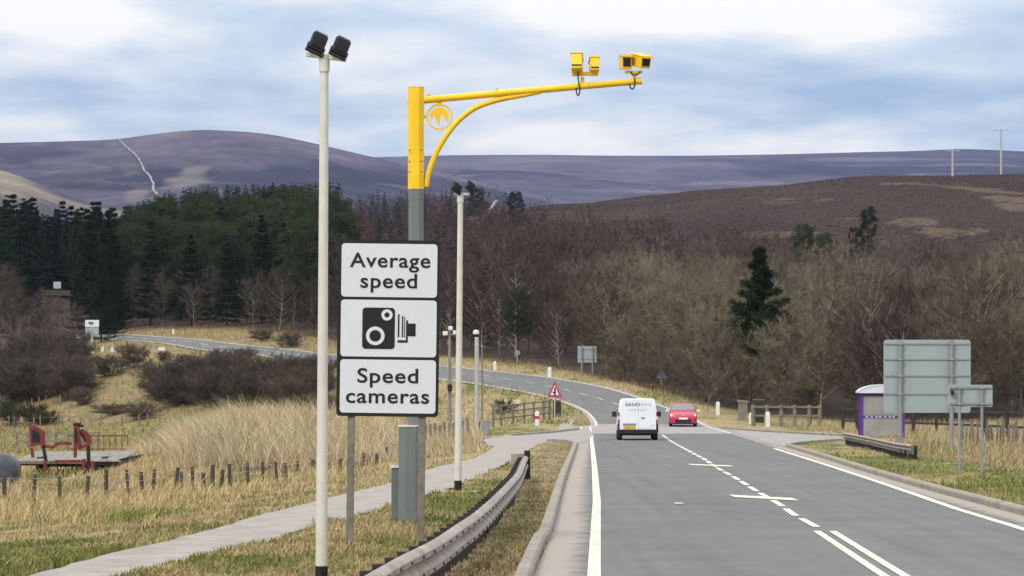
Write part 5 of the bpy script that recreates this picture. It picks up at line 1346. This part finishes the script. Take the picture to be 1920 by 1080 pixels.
for (x, y, u) in sorted(left, key=lambda q: q[1]):
    if 55 < u < 150 and 380 < y < 425: continue
    if y < 400 and u < 150:
        if random.random() < 0.55: plant('bare_tree', ('dark brown bare tree at the picture edge left of the hut' if u < 45 else 'dark brown bare tree in front of the hut' if u < 120 else 'dark brown bare tree left of the distant white sign') + ('' if y < 345 else ', farther back'), 'tree', random.choice(BIRCH), x, y, random.uniform(0.55, 0.9) * (0.8 if u > 50 else 1), random.choice(('twig_dark', 'twig_dark', 'twig_brown')), 'bare trees at the left edge')
        continue
    if 62 < u < 160 and y < 440: continue
    if nl_ < 100:
        wl = 'at the picture edge' if u < 60 else ('behind the white hut board' if u < 150 else 'beside the gap in the trees')
        plant('conifer_tree', 'dark spruce ' + ('low in' if y < 520 else 'high in') + ' the left stand ' + wl, 'tree', random.choice(SPRUCE), x, y, random.uniform(0.9, 1.3), 'needle_dark', 'left stand spruces ' + ('low ' if y < 520 else 'high ') + wl); nl_ += 1
    else: STUFF.append(('conifer', x, y, 1.0, u))
# the deep wood behind: one mass
PALC = {'twig_purple': (0.070, 0.045, 0.040), 'twig_olive': (0.165, 0.135, 0.09), 'twig_brown': (0.12, 0.096, 0.07), 'twig_dark': (0.06, 0.044, 0.036), 'conifer': (0.024, 0.036, 0.016)}
LOW = {k: [] for k in ('bare', 'conifer')}
for i in range(4):
    LOW['bare'].append(bare_tree(700 + i, 7.6, 3.1, 20, 5, 10, 0.15, 0.08, 0.038, 1.0)[1]); LOW['conifer'].append(spruce(750 + i, 13.0, 2.5, 22, 6, dens_=15)[1])
VV, CC = [], []
for (k, x, y, sc, u) in STUFF:
    src = LOW['conifer' if k == 'conifer' else 'bare']; v = src[random.randrange(4)]; a = random.uniform(0, 6.28); c_, s_2 = math.cos(a), math.sin(a)
    w = np.stack([v[:, 0] * c_ - v[:, 1] * s_2, v[:, 0] * s_2 + v[:, 1] * c_, v[:, 2]], 1) * sc * (0.75 if k == 'conifer' and u > 640 else 1.0) + np.array((x, y, zf(x, y)))
    VV.append(w); CC.append(np.tile(np.array(PALC[k]) * random.uniform(0.8, 1.25), (len(w), 1)))
if VV:
    VV = np.concatenate(VV); CC = np.concatenate(CC); n = len(VV) // 3
    tag(link('deep_wood', np_mesh('deep_wood', VV, np.arange(n * 3).reshape(n, 3), tint=CC), None, 'far_trees'), 'mass of bare trees and conifers filling the rising ground behind', 'wood', kind='stuff')
# single pines one can pick out
for (px, dd, ytop, lab, ms, m, wsc) in ((1424, 203, 465, 'tall dark pine standing alone among bare trees right of the car', LONE[0], 'needle_dark', 0.92), (1508, 392, 424, 'bright green bushy pine on the slope right of the lone pine', PINE[1], 'needle_bright', 0.9), (1546, 392, 440, 'low bright pine beside the bushy green pine', PINE[2], 'needle_bright', 0.85), (1628, 408, 394, 'upper dark pine below the heather ridge', PINE[2], 'needle_dark', 0.6), (1603, 402, 432, 'lower small pine below the heather ridge', PINE[0], 'needle_dark', 0.6),
        (972, 262, 545, 'olive green conifer in the wood above the bend', PINE[0], 'needle_pine', 0.9), (1165, 300, 505, 'small green pine in the middle of the wood', PINE[1], 'needle_pine', 0.65), (1575, 232, 545, 'faint slim pine behind the bus shelter trees', PINE[2], 'needle_pine', 0.5),
        (896, 560, 355, 'pine tip on the skyline beside the second floodlight pole', PINE[1], 'needle_pine', 0.8), (967, 545, 362, 'small round conifer alone on the skyline', PINE[2], 'needle_dark', 0.8), (190, 318, 480, 'broad dark conifer standing behind the distant white sign', SPRUCE[1], 'needle_dark', 1.0), (215, 330, 500, 'dark conifer right beside the distant road bend', SPRUCE[2], 'needle_dark', 1.0)):
    x = (px - CX) / F * dd; z = zf(x, dd); h = CH + (HY - ytop) / F * dd - z; h0 = 14.0 if ms in SPRUCE else 11.0
    plant('conifer_tree', lab, 'tree', ms, x, dd, wsc * h / h0, m, 'single conifers', scz=h / h0)
# shrubs on the bank
for (px, py, wpx, hpx, m) in ((300, 745, 110, 70, 'twig_dark'), (370, 752, 120, 88, 'twig_dark'), (430, 745, 110, 82, 'twig_dark'), (490, 742, 120, 80, 'twig_dark'), (545, 742, 110, 78, 'twig_dark'), (590, 738, 90, 70, 'twig_dark'), (250, 690, 70, 48, 'twig_dark'), (408, 690, 50, 36, 'twig_dark'), (455, 690, 60, 40, 'twig_dark'), (340, 690, 40, 26, 'twig_brown'), (310, 678, 34, 20, 'twig_brown'), (205, 705, 80, 40, 'twig_dark'),
        (120, 735, 110, 68, 'twig_dark'), (60, 752, 110, 80, 'twig_dark'), (10, 760, 110, 90, 'twig_dark'), (150, 760, 60, 34, 'twig_brown'), (210, 780, 80, 24, 'twig_brown'), (260, 788, 80, 36, 'twig_brown'), (560, 770, 80, 40, 'twig_brown'), (600, 775, 80, 40, 'twig_brown'), (945, 778, 46, 30, 'twig_dark'), (30, 700, 90, 70, 'twig_dark'), (90, 690, 90, 70, 'twig_dark'), (140, 690, 70, 70, 'twig_dark'), (540, 652, 60, 28, 'twig_brown'), (490, 640, 50, 24, 'twig_brown')) + tuple((random.uniform(285, 600), random.uniform(725, 775), random.uniform(80, 130), random.uniform(60, 84), 'twig_dark') for _ in range(16)) + tuple((random.uniform(-20, 150), random.uniform(690, 765), random.uniform(70, 120), random.uniform(50, 80), 'twig_dark') for _ in range(12)):
    x, y, z = P(px, py); s = F / y; sc = wpx / s / 6.0
    plant('bare_shrub', ('dark' if m == 'twig_dark' else 'brown') + (' broad' if wpx > 105 else ' mid-sized' if wpx > 80 else ' small') + ' bare shrub ' + ('high on the bank' if py < 715 else 'low on the bank') + (' at the left edge' if px < 130 else ' below the distant sign' if px < 280 else ' left of the tall grass tips' if px < 400 else ' left of the floodlight pole') if px < 620 else 'dark bare shrub behind the rail fence by the access lane', 'shrub', random.choice(BUSH), x, y, sc, 'twig_shrub' if m == 'twig_dark' else m, 'bare shrubs on the bank' if px < 620 else None, scz=hpx / s / 5.6)
for (px, py, wpx, hpx) in ((20, 797, 60, 30), (60, 797, 60, 26), (90, 797, 36, 18)):
    x, y, z = P(px, py); s = F / y
    plant('gorse_bush', 'low green gorse bush at the far side of the field', 'shrub', random.choice(BUSH), x, y, wpx / s / 5.0, 'gorse', 'gorse bushes by the field', scz=hpx / s / 3.6)
# brown bracken along the wood edge
# ---------------------------------------------------------------- grasses
def blades(name, label, pts, h, w, lean, col, per=1):
    n = len(pts); r = rng
    a = r.random(n) * 6.283; side = np.stack([np.cos(a), np.sin(a), np.zeros(n)], 1)
    tip = np.stack([lean[0] * h + r.normal(0, 0.45, n) * h, lean[1] * h + r.normal(0, 0.45, n) * h, h], 1)
    mid = pts + tip * np.array((0.38, 0.38, 0.60)); b = pts - np.array((0, 0, 0.03))
    V = np.stack([b - side * w[:, None] / 2, b + side * w[:, None] / 2, mid + side * w[:, None] * 0.35, mid - side * w[:, None] * 0.35, pts + tip], 1).reshape(-1, 3)
    i = np.arange(n)[:, None] * 5
    T3 = np.concatenate([i + np.array((0, 1, 2)), i + np.array((0, 2, 3)), i + np.array((3, 2, 4))], 0)
    o = link(name, np_mesh(name, V, T3, tint=np.repeat(col, 5, 0)), None, 'blade')
    return tag(o, label, 'heather' if name == 'heather' else 'grass', kind='stuff')
def sample(px0, px1, py0, py1, n, test=None):
    """spread evenly over what is seen, on the flat-lying near ground"""
    px = rng.uniform(px0, px1, n); py = rng.uniform(py0, py1, n)
    d = F * CH / (py - HY)
    for _ in range(14):
        x = (px - CX) / F * d; z = Z(x, d); d = 0.5 * d + 0.5 * F * (CH - z) / (py - HY)
    x = (px - CX) / F * d
    ok = ~paved(x, d) & (d > 15) & (d < 260)
    return x[ok], d[ok], px[ok], py[ok]
# short verge turf
x, y, u, v = sample(-80, 2000, 805, 1120, 165000)
kx = np.interp(y, kl[:, 1], kl[:, 0]); krx = np.interp(y, kr[:, 1], kr[:, 0])
ok = ~((x > kx - 0.22) & (x < krx + 0.22) & (y < 150))
x, y, u = x[ok], y[ok], u[ok]
base = cover_colour(x, y); n = len(x)
nz = fbm(x * 0.7, y * 0.35, 44)
near_k = (np.abs(x - np.interp(y, kl[:, 1], kl[:, 0])) < 1.2)
hgt = (0.045 + 0.05 * rng.random(n)) * (0.8 + 0.5 * sstep(0.40, 0.75, nz)) * np.where(near_k, 0.6, 1.0)
col = base * rng.uniform(0.75, 1.45, (n, 1)) + rng.normal(0, 0.006, (n, 3)); col = np.clip(col, 0.01, 0.6)
lz_ = np.maximum((fbm(x * 0.8, y * 0.5, 5) - 0.35) * 0.16, -0.03)
blades('verge_grass', 'short green and straw turf on the verges', np.stack([x, y, Z(x, y) + lz_], 1), hgt, 0.012 + 0.00024 * y, (0.12, 0), col)
# rougher straw sward either side of the field fence
x, y, u, v = sample(-120, 900, 815, 985, 52000)
px_l = np.interp(y, np.array(PATHL)[:, 1], np.array(PATHL)[:, 0])
w = (x < px_l - 1.0 - 1.6 * fbm(x * 0.4, y * 0.2, 12)) & (y < 160)
x, y = x[w], y[w]; n = len(x); nz = fbm(x * 0.5, y * 0.25, 13); dist = px_l[w] - x
hgt = (0.12 + 0.30 * rng.random(n)) * (0.35 + 1.1 * sstep(0.35, 0.7, nz)) * sstep(0.6, 5.5, dist)+0.03
g = rng.random((n, 1)); col = C_STRAW * (0.95 + 0.85 * g) + rng.normal(0, 0.008, (n, 3)); gr = (fbm(x * 0.6, y * 0.3, 19) > 0.63)
col[gr] = C_GREEN * (1.0 + 0.5 * g[gr])
blades('rough_grass', 'rough straw coloured grass around the field fence', np.stack([x, y, Z(x, y) + np.maximum((fbm(x * 0.8, y * 0.5, 5) - 0.35) * 0.16, -0.03)], 1), hgt, 0.014 + 0.00016 * y, (0.2, 0), np.clip(col, 0.01, 0.6))
# tall dry reeds on the mound
n = 62000
uu = rng.uniform(215, 905, n); dd = rng.uniform(106, 152, n); x = (uu - CX) / F * dd
dens0 = sstep(215, 330, uu) * (1 - sstep(640, 900, uu) * 0.55); keep = rng.random(n) < dens0
keep &= ~((uu < 320) & (dd < 128)) & ~paved(x, dd)
x, dd, uu = x[keep], dd[keep], uu[keep]; n = len(x)
nz = fbm(x * 0.8, dd * 0.3, 15); prof = np.interp(uu, [215, 300, 400, 450, 560, 640, 760, 905], [0.40, 0.85, 1.3, 1.55, 1.3, 1.1, 0.9, 0.65])
hgt = (0.45 + 0.95 * rng.random(n) ** 2.2) * prof * (0.35 + 1.2 * nz)
g = rng.random((n, 1)); col = np.array((0.40, 0.325, 0.205)) * (0.65 + 0.85 * g) * (0.75 + 0.5 * fbm(x * 0.5, dd * 0.2, 55))[:, None] + rng.normal(0, 0.012, (n, 3))
blades('tall_dry_grass', 'tall dry straw grass on the mound behind the field fence', np.stack([x, dd, Z(x, dd)], 1), hgt, np.full(n, 0.026), (-0.28, 0), np.clip(col, 0.02, 0.6))
# straw on the right verge round the sign posts and shelter
x, y, u, v = sample(1440, 2040, 792, 930, 26000)
krx = np.interp(y, kr[:, 1], kr[:, 0]); dist = x - krx
w = (dist > 2.5 + 1.2 * fbm(x * 0.5, y * 0.3, 17)) & (y < 200); x, y, dist = x[w], y[w], dist[w]; n = len(x)
hgt = (0.15 + 0.35 * rng.random(n)) * sstep(2.2, 5.5, dist) * (0.5 + 0.9 * fbm(x * 0.6, y * 0.3, 18)) + 0.03
g = rng.random((n, 1)); col = np.array((0.30, 0.235, 0.135)) * (0.8 + 0.6 * g) + rng.normal(0, 0.008, (n, 3))
blades('verge_straw', 'pale dry grass behind the right-hand kerb', np.stack([x, y, Z(x, y)], 1), hgt, np.full(n, 0.026), (0.1, 0), np.clip(col, 0.02, 0.6))
# tussocks on the bank and the far verges
xs, ys, cs, hs = [], [], [], []
n = 60000; uu = rng.uniform(-60, 1330, n); dd = rng.uniform(165, 345, n); x = (uu - CX) / F * dd
ok = (dd < wood_start(uu) + 3) & ~paved(x, dd) & ((uu < 1100) | (dd > 190))
x, dd, uu = x[ok], dd[ok], uu[ok]; n = len(x); base = cover_colour(x, dd); nz = fbm(x * 0.25, dd * 0.12, 23)
hgt = (0.10 + 0.35 * rng.random(n)) * (0.4 + 1.0 * nz); brk = (dd > wood_start(uu) - 7) & (fbm(x * 0.2, dd * 0.2, 29) > 0.45)
col = base * rng.uniform(0.8, 1.5, (n, 1)); col[brk] = np.array((0.16, 0.095, 0.05)) * rng.uniform(0.7, 1.3, (brk.sum(), 1)); hgt[brk] *= 1.7
blades('bank_grass', 'tan tussock grass and bracken on the bank and far verges', np.stack([x, dd, Z(x, dd)], 1), hgt, np.full(n, 0.06), (0.1, 0), np.clip(col, 0.01, 0.6))

# heather on the moor
n = 60000; uu = rng.uniform(880, 2000, n); dd = rng.uniform(430, 775, n); x = (uu - CX) / F * dd
ok = dd > wood_end(uu) - 10; x, dd, uu = x[ok], dd[ok], uu[ok]; n = len(x)
base = cover_colour(x, dd); zl = Z(x, dd) + np.maximum((fbm(x * 0.8, dd * 0.5, 5) - 0.35) * 0.16 + (fbm(x * 0.02, dd * 0.012, 8, 5) - 0.5) * 5.0 * sstep(480, 620, dd), -0.03)
col = base * rng.uniform(0.8, 1.3, (n, 1)); hgt = rng.uniform(0.05, 0.22, n)
blades('heather', 'dark brown heather covering the moor above the wood', np.stack([x, dd, zl - 0.1], 1), hgt, rng.uniform(0.25, 0.6, n), (0, 0), np.clip(col, 0.004, 0.5))
